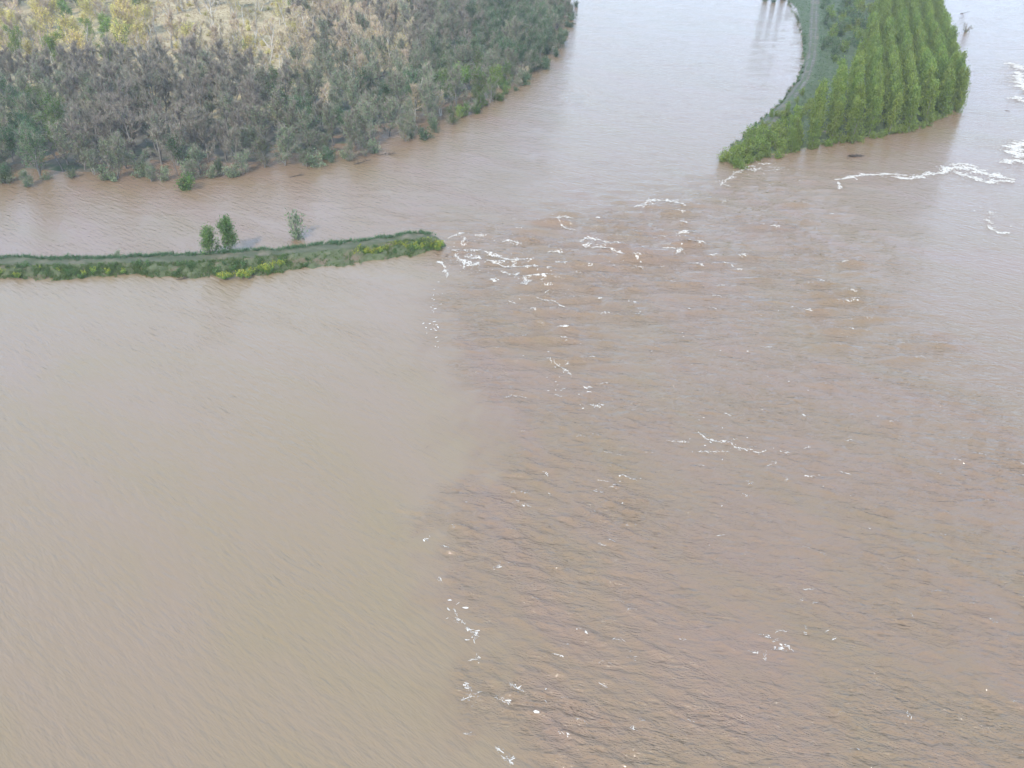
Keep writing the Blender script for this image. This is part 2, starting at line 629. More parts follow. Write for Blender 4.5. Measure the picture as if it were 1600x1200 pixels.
grid_land('far_bank', FAR_BANK, far_h, [M['meadow'], M['litter']], 2.6, 8, 'low wooded river bank with a dry meadow behind', far_pick)
grid_land('river_bank', RIGHT_BANK, right_h, [M['bank']], 1.3, 5, 'grassy raised bank beside the poplar plantation', lambda c: np.zeros(len(c), int))


def resample(poly, n):
    poly = np.asarray(poly, float)
    d = np.concatenate([[0], np.cumsum(np.linalg.norm(np.diff(poly, axis=0), axis=1))])
    t = np.linspace(0, d[-1], n)
    return np.stack([np.interp(t, d, poly[:, k]) for k in range(poly.shape[1])], -1)


def strip(name, line, half, hfun, lift, mat, label, parent=None, n=90, wob=.15):
    c = resample(line, n)
    t = np.gradient(c, axis=0)
    t /= np.linalg.norm(t, axis=1)[:, None]
    nrm = np.stack([-t[:, 1], t[:, 0]], -1)
    w = half * (1 + wob * np.sin(np.arange(n) * 1.7) + wob * np.sin(np.arange(n) * .61 + 1))
    cols = [c + nrm * (w * k)[:, None] for k in (-1, -.4, .4, 1)]
    V = np.stack(cols, 1).reshape(-1, 2)
    Z = hfun(V[:, 0], V[:, 1]) + lift
    V = np.column_stack([V, Z])
    i = np.arange(n * 4).reshape(n, 4)
    F = np.stack([i[:-1, :-1], i[:-1, 1:], i[1:, 1:], i[1:, :-1]], -1).reshape(-1, 4)
    o = link(name, mesh_np(name, V, F, [mat], smooth=True), parent)
    tag(o, label, kind='structure')
    return o


def offset(line, d):
    c = resample(line, 60)
    t = np.gradient(c, axis=0)
    t /= np.linalg.norm(t, axis=1)[:, None]
    return c + np.stack([-t[:, 1], t[:, 0]], -1) * d


strip('farm_track', TRACK_R, 1.8, right_h, .03, M['track'], 'grey grassy farm track on the raised river bank')
strip('wheel_rut', offset(TRACK_R, .95), .38, right_h, .06, M['rut'], 'pale worn wheel rut of the farm track, river side', wob=.35)
strip('wheel_rut', offset(TRACK_R, -.95), .38, right_h, .06, M['rut'], 'pale worn wheel rut of the farm track, poplar side', wob=.35)


def build_dike():
    n = 150
    far = resample(GL(DIKE_FAR, 1.3), n)
    top = resample(GL(DIKE_TOP, 1.3), n)
    low = resample(GL(DIKE_NEAR, 0), n)
    wob_ = .55 * N_T2(low[:, 0], low[:, 1] * .3) + .45 * N_T(low[:, 0] * 1.6, low[:, 1])
    low[:, 1] += np.clip(wob_, -.9, .9)
    far[:, 1] += .3 * N_T2(far[:, 0] + 50, far[:, 1] * .3)
    out = far - low
    out[:, 2] = 0
    out /= np.linalg.norm(out, axis=1)[:, None]
    rows = [far + out * 3.6 + [0, 0, -2.2], far + out * 1.5 + [0, 0, -.75], far, far * .7 + top * .3 + [0, 0, .06], far * .35 + top * .65 + [0, 0, .06], top]
    for k in (.2, .4, .6, .8):
        rows.append(top * (1 - k) + low * k + [0, 0, .12])
    rows.append(low)
    rows.append(low - out * 1.5 + [0, 0, -.9])
    R = np.stack(rows, 1)
    nz = .10 * N_T2(R[..., 0], R[..., 1])
    R[..., 2] += nz
    R[:, 6:10, 2] += .22 * N_T2(R[:, 6:10, 0] * 1.3 + 40, R[:, 6:10, 1] * 1.3)
    # the torn end
    end = R[-1].copy()
    mid = end.mean(0)
    cap1 = end + np.array([1.6, 0, 0]) + (mid - end) * .12
    cap1[:, 2] = np.minimum(cap1[:, 2], end[:, 2] * .35 - .25)
    cap2 = cap1 + [1.2, 0, -1.6]
    R = np.concatenate([R, cap1[None], cap2[None]])
    ns, nk = R.shape[:2]
    i = np.arange(ns * nk).reshape(ns, nk)
    F = np.stack([i[:-1, :-1], i[:-1, 1:], i[1:, 1:], i[1:, :-1]], -1).reshape(-1, 4)[:, ::-1]
    me = mesh_np('embankment', R.reshape(-1, 3), F, [M['slope']], smooth=True)
    tag(link('embankment', me), 'broken earth flood embankment reaching in from the left', kind='structure')
    # the grassy track on its crest
    T = np.stack([R[:n - 1, 2] * .88 + R[:n - 1, 3] * .12, R[:n - 1, 3], R[:n - 1, 4], R[:n - 1, 4] * .15 + R[:n - 1, 5] * .85], 1) + [0, 0, .03]
    j = np.arange((n - 1) * 4).reshape(n - 1, 4)
    F = np.stack([j[:-1, :-1], j[:-1, 1:], j[1:, 1:], j[1:, :-1]], -1).reshape(-1, 4)[:, ::-1]
    tag(link('crest_track', mesh_np('crest_track', T.reshape(-1, 3), F, [M['track']], smooth=True)), 'grey green track along the embankment crest', kind='structure')
    return far, top, low


D_FAR, D_TOP, D_LOW = build_dike()


# ------------------------------------------------------------------ trees: prototypes
def curve(p0, d, L, n, bend, r, up=0.):
    pts = [np.array(p0, float)]
    d = np.array(d, float)
    for _ in range(n):
        d = d + r.normal(0, bend, 3) + [0, 0, up]
        d /= np.linalg.norm(d)
        pts.append(pts[-1] + d * L / n)
    return np.array(pts)


def tree_proto(seed, H, style):
    """returns (trunk mesh, crown mesh)"""
    r = np.random.default_rng(seed)
    st = STYLES[style]
    tr, cr = Geo(), Geo()
    fork = r.integers(1, 3) if st.get('multi') else 1
    ends = []
    for q in range(fork):
        d0 = np.array([r.normal(0, .12 + .12 * (fork > 1)), r.normal(0, .12 + .12 * (fork > 1)), 1])
        pts = curve((r.normal(0, .15), r.normal(0, .15), -1.2), d0, H * st['trunk'] + 1.2, 7, .07, r, .05)
        rad = H * .019 * np.linspace(1.15, .28, 8) * st.get('thick', 1)
        tr.tube(pts, rad, 6)
        nl = int(st['limbs'] / fork)
        for k in range(nl):
            f = st['low'] + (1 - st['low']) * (k + r.uniform(.1, .9)) / nl
            j = f * 7
            a, b = int(min(j, 6)), int(min(j, 6)) + 1
            p = pts[a] + (pts[b] - pts[a]) * (j - a)
            az = k * 2.4 + r.normal(0, .4)
            el = math.radians(r.uniform(*st['elev']))
            dirv = (math.cos(az) * math.cos(el), math.sin(az) * math.cos(el), math.sin(el))
            L = H * st['reach'] * (1.15 - .62 * f) * r.uniform(.75, 1.15)
            lp = curve(p, dirv, L, 5, .13, r, .07)
            tr.tube(lp, H * .0085 * np.linspace(1, .22, 6) * st.get('thick', 1), 4)
            for q2 in range(st['subs']):
                jj = r.uniform(1.5, 5)
                a2 = int(min(jj, 4))
                pp = lp[a2] + (lp[a2 + 1] - lp[a2]) * (jj - a2)
                dd = unit(r, 1)[0] + (lp[-1] - lp[0]) / L * .8 + [0, 0, .35]
                sp = curve(pp, dd / np.linalg.norm(dd), L * r.uniform(.28, .5), 3, .16, r, .06)
                cr.tube(sp, H * .0032 * np.linspace(1, .3, 4), 3, 0)
                ends.append(sp)
            ends.append(lp[2:])
        ends.append(pts[5:])
    E = np.concatenate([resample(e, 7) for e in ends])
    nt_ = st['twigs']
    if nt_:
        i = r.integers(0, len(E), nt_)
        c = E[i] + r.normal(0, .12, (nt_, 3))
        ctr = np.array([0, 0, H * .45])
        o = E[i] - ctr
        o /= np.linalg.norm(o, axis=1)[:, None]
        a = unit(r, nt_) * .8 + o * .7 + [0, 0, .35]
        a /= np.linalg.norm(a, axis=1)[:, None]
        a *= (H * r.uniform(.05, .12, nt_))[:, None]
        b = np.cross(a, unit(r, nt_))
        b /= np.linalg.norm(b, axis=1)[:, None]
        cr.tris(c, a, b * r.uniform(.05, .095, nt_)[:, None] * st.get('tw', 1), 0)
    nl_ = st['leaves']
    if nl_:
        i = r.integers(0, len(E), nl_)
        # clumps: a share of the branch points carries most of the leaves
        w = r.uniform(0, 1, len(E)) ** 2
        i = r.choice(len(E), nl_, p=w / w.sum())
        c = E[i] + r.normal(0, H * st['puff'], (nl_, 3))
        c[:, 2] = np.maximum(c[:, 2], .3)
        a = unit(r, nl_)
        b = np.cross(a, unit(r, nl_))
        b /= np.linalg.norm(b, axis=1)[:, None]
        s = r.uniform(.55, 1.2, nl_)[:, None] * st['leaf']
        cr.leaves(c, a * s, b * s * .62, 1)
    return tr.mesh('trunk', [M[st['bark']]], True), cr.mesh('crown', [M[st['twig']], M[st['leafm']]])


B = dict(trunk=.76, limbs=12, low=.2, elev=(34, 68), reach=.38, subs=5, bark='bark_grey', twig='twig_grey', leafm='leaf_grey', leaf=.3, puff=.035)
STYLES = {
    'lush': dict(B, twigs=250, leaves=3200, leafm='leaf_lush', leaf=.38, puff=.055, reach=.42, low=.1, limbs=14),
    'bare': dict(B, twigs=2600, leaves=520, multi=True),
    'bare_sunlit_tan': dict(B, twigs=1500, leaves=220, bark='bark_pale', twig='twig_sunlit_tan', leafm='leaf_sunlit_yellow', multi=True, thick=1.7),  # leafless kind with sunlight painted into twigs and leaves
    'budding': dict(B, twigs=1500, leaves=1900, multi=True, leaf=.32, puff=.045),
    'dark': dict(B, twigs=600, leaves=2300, leafm='leaf_dark', leaf=.36, puff=.05, multi=True),
    'green': dict(B, twigs=700, leaves=2000, leafm='leaf_green', leaf=.34, puff=.05, multi=True),
    'bright': dict(B, twigs=400, leaves=2600, leafm='leaf_bright', leaf=.36, puff=.05, bark='bark_pale', multi=True),
    'yellow': dict(B, twigs=1000, leaves=1500, leafm='leaf_sunlit_yellow', twig='twig_sunlit_tan', bark='bark_pale', leaf=.34, puff=.05, multi=True, thick=1.2),  # yellow here is sunlight painted into leaves and twigs
    'lone': dict(B, twigs=420, leaves=0, bark='bark_pale', twig='twig_sunlit_tan', limbs=9, reach=.6, low=.22, subs=4, thick=1.9, elev=(15, 60)),
    'grey_snag': dict(B, twigs=160, leaves=40, bark='bark_grey', limbs=6, reach=.3, low=.4, subs=3),
    'snag': dict(B, twigs=60, leaves=0, bark='bark_pale', twig='twig_sunlit_tan', limbs=5, reach=.28, low=.45, subs=2, thick=1.15),
}


def poplar_proto(seed, H=14.5):
    r = np.random.default_rng(seed)
    tr, cr = Geo(), Geo()
    pts = curve((0, 0, -.8), (r.normal(0, .02), r.normal(0, .02), 1), H * .9 + .8, 7, .018, r, .02)
    tr.tube(pts, .15 * np.linspace(1.1, .2, 8), 6)
    E = []
    for k in range(30):
        f = .03 + .90 * k / 30
        j = f * 7
        a = int(min(j, 6))
        p = pts[a] + (pts[a + 1] - pts[a]) * (j - a)
        az = k * 2.4 + r.normal(0, .5)
        el = math.radians(r.uniform(48, 68))
        L = (H * .27) * (1.06 - f) ** .75 * r.uniform(.8, 1.2)
        lp = curve(p, (math.cos(az) * math.cos(el), math.sin(az) * math.cos(el), math.sin(el)), L, 4, .07, r, .05)
        tr.tube(lp, .035 * np.linspace(1, .3, 5), 3)
        E.append(resample(lp, 8)[1:])
    E.append(resample(pts[5:], 10))
    E = np.concatenate(E)
    n = 2300
    w = r.uniform(.1, 1, len(E)) ** 1.5
    i = r.choice(len(E), n, p=w / w.sum())
    c = E[i] + r.normal(0, 1, (n, 3)) * [.30, .30, .34]
    a = unit(r, n) * .75 + [0, 0, .9]
    b = np.cross(a, unit(r, n))
    b /= np.linalg.norm(b, axis=1)[:, None]
    s = r.uniform(.6, 1.2, n)[:, None] * .36
    cr.leaves(c, a * s, b * s * .55, 1)
    return tr.mesh('trunk', [M['bark_grey']], True), cr.mesh('crown', [M['twig_grey'], M['leaf_poplar']])


def shrub_proto(seed, style, H=1.6, W=1.3, n=420, leaf=.2, lm='leaf_herb', top=None, topshare=0., twigs=60, tw='twig_grey'):
    """returns (stem mesh, foliage mesh): several stems from the root, leaves in uneven clumps"""
    r = np.random.default_rng(seed)
    st, fo = Geo(), Geo()
    E = []
    for k in range(9):
        az = k * 2.4 + r.normal(0, .5)
        el = math.radians(r.uniform(38, 85))
        L = H * r.uniform(.65, 1.1)
        wv = W / H
        lp = curve((r.normal(0, .08), r.normal(0, .08), -.25), (math.cos(az) * math.cos(el) * wv, math.sin(az) * math.cos(el) * wv, math.sin(el)), L, 4, .14, r, .04)
        st.tube(lp, .028 * H / 1.6 * np.linspace(1, .3, 5), 3)
        E.append(resample(lp, 8)[2:])
    E = np.concatenate(E)
    if twigs:
        i = r.integers(0, len(E), twigs)
        a = unit(r, twigs) + [0, 0, .8]
        a *= (H * r.uniform(.12, .26, twigs) / np.linalg.norm(a, axis=1))[:, None]
        b = np.cross(a, unit(r, twigs))
        b /= np.linalg.norm(b, axis=1)[:, None]
        fo.tris(E[i], a, b * .05, 0)
    w = r.uniform(0, 1, len(E)) ** 1.7
    i = r.choice(len(E), n, p=w / w.sum())
    c = E[i] + r.normal(0, 1, (n, 3)) * np.array([W, W, H]) * .11
    c[:, 2] = np.maximum(c[:, 2], .05)
    a = unit(r, n) + [0, 0, .35]
    b = np.cross(a, unit(r, n))
    b /= np.linalg.norm(b, axis=1)[:, None]
    s = r.uniform(.6, 1.25, n)[:, None] * leaf
    isf = (c[:, 2] > H * .45) & (r.uniform(0, 1, n) < topshare)
    fo.leaves(c[~isf], (a * s)[~isf], (b * s)[~isf] * .7, 1)
    if isf.any():
        fo.leaves(c[isf], (a * s)[isf], (b * s)[isf] * .8, 2)
    return st.mesh('stem', [M['bark_grey']]), fo.mesh('foliage', [M[tw], M[lm], M['flower']])


PROTO = {}
for k, (stl, Hs) in enumerate([('bare', (11, 12, 13, 10, 12)), ('bare_sunlit_tan', (10, 11, 12, 10)), ('budding', (10, 11, 12, 13, 9)), ('dark', (9, 10, 11, 12)),
                               ('green', (9, 10, 11)), ('bright', (9, 10)), ('yellow', (9, 10, 11)), ('lone', (13,)), ('snag', (9, 11, 12)), ('lush', (7, 8)), ('grey_snag', (9, 10))]):
    PROTO[stl] = [tree_proto(100 * k + i, h, stl) for i, h in enumerate(Hs)]
PROTO['poplar'] = [poplar_proto(900 + i, 14.5 + .5 * (i % 3 - 1)) for i in range(6)]


def place(name, proto, loc, label, cat, group=None, rz=None, sc=1., parts=('trunk', 'crown'), tilt=0., scz=None):
    e = bpy.data.objects.new(name, None)
    COL.objects.link(e)
    e.empty_display_size = .5
    e.location = loc
    e.rotation_euler = (tilt * random.uniform(-1, 1), tilt * random.uniform(-1, 1), random.uniform(0, 6.28) if rz is None else rz)
    e.scale = (sc, sc, sc if scz is None else scz)
    for pn, me in zip(parts, proto):
        link(pn, me, e)
    return tag(e, label, cat, group)


def joined(name, items, mats, label):
    """many copies of few meshes as one mesh: items = (mesh, x, y, z, rz, scale)"""
    cache = {}
    Vs, Fs, Ms, n = [], [], [], 0
    for me, x, y, z, rz, s in items:
        if me.name not in cache:
            v = np.empty(len(me.vertices) * 3, np.float32)
            me.vertices.foreach_get('co', v)
            f = np.empty(len(me.loops), np.int32)
            me.loops.foreach_get('vertex_index', f)
            m = np.empty(len(me.polygons), np.int32)
            me.polygons.foreach_get('material_index', m)
            m = np.array([mats.index(me.materials[q]) for q in range(len(me.materials))])[m]
            cache[me.name] = (v.reshape(-1, 3), f.reshape(-1, 3), m)
        v, f, m = cache[me.name]
        c, sn = math.cos(rz), math.sin(rz)
        w = np.stack([(v[:, 0] * c - v[:, 1] * sn) * s + x, (v[:, 0] * sn + v[:, 1] * c) * s + y, v[:, 2] * s + z], -1)
        Vs.append(w)
        Fs.append(f + n)
        Ms.append(m)
        n += len(w)
    o = link(name, mesh_np(name, np.concatenate(Vs), np.concatenate(Fs), mats, np.concatenate(Ms)))
    return tag(o, label, kind='stuff')



random.seed(3)

# ------------------------------------------------------------------ the wood on the far bank
TREES = {   # style: (object name, category)
    'bare': ('bare_tree', 'tree'), 'bare_sunlit_tan': ('sunlit_tan_tree', 'tree'), 'budding': ('budding_tree', 'tree'), 'dark': ('leafy_tree', 'tree'),
    'green': ('green_tree', 'tree'), 'bright': ('spring_tree', 'tree'), 'yellow': ('sunlit_yellow_tree', 'tree')}


def zone(px, py, r):
    """which kind grows where, and how dense"""
    u = r.uniform()
    if py < 118 - max(0, (px - 430)) * .10 and px < 640:  # sunlit belt: the sun break comes from kinds painted paler
        if 255 < px < 450 and 14 < py < 74:
            return (None if u < .80 else 'bare_sunlit_tan' if u < .95 else 'yellow'), 'meadow'
        if px < 150 and py < 18:
            return ('dark' if u < .7 else 'bare'), 'corner'
        if px < 240:
            return ('yellow' if u < .55 else 'bare_sunlit_tan' if u < .88 else 'bright'), 'sunny'
        if px < 460:
            return ('bare_sunlit_tan' if u < .55 else 'yellow' if u < .72 else None), 'sunny'
        return ('bare_sunlit_tan' if u < .78 else 'bare' if u < .92 else 'budding'), 'pale'
    if px > 640 or (px > 600 and py < 60):
        if py < 95 + (px - 640) * .1:
            if px < 740:
                return ('bare' if u < .55 else 'budding'), 'bend'
            return ('dark' if u < .7 else 'budding'), 'bend'
        if 690 < px < 790 and 118 < py < 195:
            return ('green' if u < .6 else 'bright' if u < .72 else 'budding'), 'bend'
        return ('budding' if u < .6 else 'dark' if u < .85 else 'bare_sunlit_tan'), 'bend'
    if px < 115 and py > 175:
        return ('green' if u < .45 else 'dark' if u < .75 else 'budding'), 'left'
    if px < 410:
        if py > 262:
            return ('budding' if u < .65 else 'dark' if u < .8 else 'bare'), 'front'
        return ('bare' if u < .86 else 'budding'), 'thick'
    if py < 150:
        return ('bare_sunlit_tan' if u < .6 else 'budding'), 'pale'
    return ('budding' if u < .70 else 'dark' if u < .86 else 'bare' if u < .94 else 'bare_sunlit_tan'), 'mid'


ZONE_TXT = {'meadow': 'scattered on the dry meadow', 'corner': 'in the dark top left corner clump', 'left': 'at the left end of the flooded wood'}
SUBZ = {   # zone: ((limit, text below it), text above it)
    'sunny': ((235, 'in the sunny belt at the far left'), 'below the dry meadow'),
    'pale': ((545, 'in the open stand beside the meadow'), 'in the pale stand behind the riverside trees'),
    'bend': ((95, 'on the upper river bend'), 'on the river bend above the fallen tree'),
    'front': ((200, 'in water at the wood front, far left'), 'in water at the wood front, near the lone bush'),
    'thick': ((215, 'in the grey thicket below the sunlit yellow trees'), 'in the grey thicket below the meadow'),
    'mid': ((540, 'in the wood above the embankment'), 'in the wood beside the fallen tree')}
KIND_TXT = {'bare': 'leafless grey brown tree', 'bare_sunlit_tan': 'leafless pale tan tree', 'budding': 'grey green budding tree', 'dark': 'dark green leafy tree',
            'green': 'mid green leafy tree', 'bright': 'light green spring tree', 'yellow': 'yellowish young willow tree'}


def poisson(poly, dmin, n_try, r, dens=None):
    lo, hi = poly.min(0), poly.max(0)
    pts, cell = [], {}
    for _ in range(n_try):
        p = lo + r.uniform(0, 1, 2) * (hi - lo)
        k = (int(p[0] // dmin), int(p[1] // dmin))
        ok = True
        for i in (-1, 0, 1):
            for j in (-1, 0, 1):
                for q in cell.get((k[0] + i, k[1] + j), ()):
                    if (q[0] - p[0]) ** 2 + (q[1] - p[1]) ** 2 < dmin * dmin:
                        ok = False
        if ok:
            cell.setdefault(k, []).append(p)
            pts.append(p)
    pts = np.array(pts)
    return pts[in_poly(pts, poly)]


SPECIAL = [   # style, proto, base px, base py, scale, label, name
    ('lone', 0, 336, 44, 1.05, 'big spreading leafless tree with a white trunk alone on the dry meadow', 'bare_tree'),
    ('bright', 0, 180, 112, 1.0, 'broad light green tree at the edge of the sunny belt, greenest of the top left', 'spring_tree'),
    ('bright', 1, 384, 84, .55, 'small light green bushy tree at the foot of the dry meadow', 'spring_tree'),
    ('bright', 1, 454, 14, .62, 'round bright green tree at the top edge beside the meadow', 'spring_tree'),
    ('green', 1, 428, 160, 1.15, 'mid green tree rising among the leafless trees in mid wood', 'green_tree'),
    ('green', 0, 452, 150, 1.1, 'mid green tree beside the pale stand in mid wood, right of its twin', 'green_tree'),
    ('snag', 0, 54, 148, 1.0, 'thin white dead trunk in the grey thicket at the left', 'dead_tree'),
    ('snag', 1, 90, 128, 1.0, 'leaning white dead trunk below the yellow trees at the left', 'dead_tree'),
    ('snag', 2, 313, 132, 1.0, 'forked white trunk below the dry meadow', 'dead_tree'),
    ('grey_snag', 0, 97, 266, 1.0, 'thin pale trunk standing in the flooded wood edge at the left', 'dead_tree'),
    ('grey_snag', 1, 277, 272, .8, 'thin pale trunk at the water in front of the grey wood', 'dead_tree'),
    ('snag', 2, 84, 38, 1.1, 'white forked trunk in the upper left of the sunny belt', 'dead_tree'),
    ('snag', 1, 164, 52, 1.4, 'tall leaning white trunk behind the light green tree', 'dead_tree'),
    ('snag', 0, 628, 26, 1.3, 'tall white trunk near the top edge of the wood above the river bend', 'dead_tree'),
]

sp_pts = []
for stl, pi, px, py, sc, lab, nm in SPECIAL:
    g = G(px, py, .4)
    sp_pts.append(g[:2])
    place(nm, PROTO[stl][pi], (g[0], g[1], far_h(g[0], g[1])), lab, 'tree', None, sc=sc)
sp_pts = np.array(sp_pts)

rt = np.random.default_rng(21)
pp = poisson(FAR_BANK, 4.7, 40000, rt)
pp = pp[np.argsort(pp[:, 1])]
n_forest = 0
count, far_items = {}, []
for p in pp:
    g = np.array([p[0], p[1], .3])
    px, py = P(g)
    if px < -100 or px > 930 or py < -42 or py > 300:
        continue
    dmin = np.hypot(*(sp_pts - p).T).min()
    s = float(sdf(p[None], FAR_BANK)[0])
    if dmin < 4.0 or (np.hypot(*(sp_pts[0] - p)) < 13):
        continue
    stl, zn = zone(px, py, rt)
    if stl is None:
        continue
    if s > 75 and rt.uniform() < .10:
        continue
    if stl == 'bare_sunlit_tan' and rt.uniform() < .35:
        continue
    if zn == 'sunny' and rt.uniform() < .42:
        continue
    pr = PROTO[stl][rt.integers(len(PROTO[stl]))]
    sc = rt.uniform(.78, 1.15)
    if zn == 'sunny':
        sc *= 1.22
    if s < 5:
        sc *= rt.uniform(.5, .9)
    z = float(far_h(p[0], p[1]))
    count[stl] = count.get(stl, 0) + 1
    if count[stl] > 296:
        far_items += [(m_, p[0], p[1], z, rt.uniform(0, 6.28), sc) for m_ in pr]
        continue
    nm, ct = TREES[stl]
    if zn in ('thick', 'mid', 'bend', 'pale', 'sunny', 'front'):
        sub = SUBZ[zn]
        place_txt = sub[0][1] if (px if zn != 'bend' else py) < sub[0][0] else sub[1]
    else:
        place_txt = ZONE_TXT[zn]
    if s < 11 and zn in ('mid', 'bend', 'left'):
        place_txt = 'at the waterline ' + place_txt
    place(nm, pr, (p[0], p[1], z), KIND_TXT[stl] + ' ' + place_txt, ct, KIND_TXT[stl].replace('tree', 'trees') + ' ' + place_txt, sc=sc, tilt=.07, scz=sc * rt.uniform(.95, 1.2))
    n_forest += 1
for i in range(46):
    px, py = (rt.uniform(5, 450), rt.uniform(20, 125)) if i < 24 else (rt.uniform(430, 690), rt.uniform(50, 150))
    g = G(px, py, .5)
    wh_ = 'the yellow trees at the far left' if px < 235 else 'the pale trees below the meadow' if px < 450 else 'the trees of the pale stand'
    place('dead_tree', PROTO['snag'][rt.integers(3)], (g[0], g[1], float(far_h(g[0], g[1]))), 'thin whitish bare trunk rising among ' + wh_, 'tree', 'whitish trunks among ' + wh_, sc=rt.uniform(.8, 1.35), tilt=.16)
if far_items:
    mats_ = []
    for it in far_items:
        for m_ in it[0].materials:
            if m_ not in mats_:
                mats_.append(m_)
    joined('far_wood', far_items, mats_, 'farthest trees of the riverside wood at the top edge')
print(count, len(far_items))
print('forest trees', n_forest)

# waterside bushes of the wood
SH = {
    'grey': [shrub_proto(300 + i, 0, 3.2, 3.0, 700, .30, 'leaf_grey', twigs=260) for i in range(4)],
    'green': [shrub_proto(310 + i, 0, 3.0, 2.8, 800, .30, 'leaf_green', twigs=90) for i in range(3)],
    'dark': [shrub_proto(320 + i, 0, 3.0, 3.0, 760, .30, 'leaf_dark', twigs=140) for i in range(3)],
    'tip': [shrub_proto(330 + i, 0, 3.0, 2.4, 800, .28, 'leaf_poplar', twigs=60) for i in range(4)],
    'herb': [shrub_proto(340 + i, 0, 1.2, 1.25, 330, .17, 'leaf_herb', twigs=20) for i in range(5)],
    'yellow': [shrub_proto(350 + i, 0, 1.35, 1.3, 420, .19, 'leaf_bright', topshare=.62, twigs=0) for i in range(5)],
    'straw': [shrub_proto(370 + i, 0, 2.0, 2.4, 420, .24, 'leaf_sunlit_yellow', twigs=400, tw='twig_sunlit_tan') for i in range(3)],  # straw tone with sunlight painted in
    'bare': [shrub_proto(360 + i, 0, 2.0, 1.8, 110, .22, 'leaf_grey', twigs=420) for i in range(3)],
}
SP2 = ('stem', 'foliage')
edge = resample(FAR_BANK[1:13], 80)
for i, p in enumerate(edge):
    q = p + rt.normal(0, 2.2, 2) + [-1.2, 2.2]
    px, py = P(np.array([q[0], q[1], 0.]))
    if px < -20 or py < -10 or rt.uniform() < .2:
        continue
    kd = 'green' if (690 < px < 790) else ('dark' if px > 790 else 'grey' if rt.uniform() < .7 else 'dark')
    col = {'green': 'mid green', 'dark': 'dark green', 'grey': 'grey green'}[kd]
    wh = 'on the upper river bend' if px > 640 else 'along the front of the flooded wood'
    place('waterside_bush', SH[kd][rt.integers(len(SH[kd]))], (q[0], q[1], -.15), f'{col} bush leaning over the water {wh}', 'bush', f'{col} waterside bushes {wh}',
          sc=rt.uniform(.5, 1.5), parts=SP2)
g = G(292, 296)
place('waterside_bush', SH['green'][0], (g[0], g[1], -.1), 'lone green bush standing out in the water before the grey wood', 'bush', None, sc=1.5, parts=SP2)

# ------------------------------------------------------------------ poplar plantation
ROW_AZ = math.radians(18.4)
rd = np.array([math.sin(ROW_AZ), math.cos(ROW_AZ)])
rn = np.array([math.cos(ROW_AZ), -math.sin(ROW_AZ)])
corner = G(1497, 176)[:2]
PLANT = GL([(1218, 243), (1234, 226), (1262, 205), (1288, 180), (1334, 122), (1352, 88), (1360, 40), (1366, -20), (1370, -70), (1442, -70), (1474, -10), (1482, 60), (1502, 170), (1440, 204)])[:, :2]
pop = []
rp = np.random.default_rng(5)
for row in range(0, 13):
    for k in range(-32, 108):
        p = corner - rn * (row * 5.2 + .3) + rd * (k * 3.0 + (row % 2) * 1.2)
        p = p + rp.normal(0, .22, 2)
        if in_poly(p[None], PLANT)[0] or (row == 0 and 0 <= k < 80):
            pop.append((p[0], p[1], row))
pop.sort(key=lambda t: math.hypot(t[0], t[1]))
print('poplars', len(pop))
ORD = ['first', 'second', 'third', 'fourth', 'fifth', 'sixth', 'seventh', 'eighth', 'ninth', 'tenth', 'eleventh', 'twelfth', 'thirteenth']
TIPP = G(1205, 250)[:2]
near_by_row = {}
for t in pop:
    near_by_row.setdefault(t[2], t)
for i, (x, y, row) in enumerate(pop[:300]):
    first = near_by_row[row][:2] == (x, y)
    rw = ORD[row]
    if first:
        lab, gr = f'slim green poplar at the flooded near end of the {rw} plantation row from the right', 'poplars at the flooded near ends of the rows'
    else:
        lab, gr = f'slim green poplar standing in the {rw} plantation row from the right', f'poplars of the {rw} row from the right'
    sc = rp.uniform(.88, 1.1)
    hs = .62 + .38 * float(sstep(4, 34, np.hypot(*(np.array([x, y]) - TIPP))))
    place('poplar_tree', PROTO['poplar'][rp.integers(6)], (x, y, float(right_h(x, y))), lab, 'tree', gr, sc=sc * 1.12 * hs ** .5, scz=sc * hs, tilt=.02)


rest = pop[300:]
if rest:
    items = []
    for (x, y, row) in rest:
        t, c = PROTO['poplar'][rp.integers(6)]
        z, rz, s = float(right_h(x, y)), rp.uniform(0, 6.28), rp.uniform(.96, 1.1)
        items += [(t, x, y, z, rz, s), (c, x, y, z, rz, s)]
    joined('far_poplars', items, [M['bark_grey'], M['twig_grey'], M['leaf_poplar']], 'far end of the poplar plantation rows at the top edge')

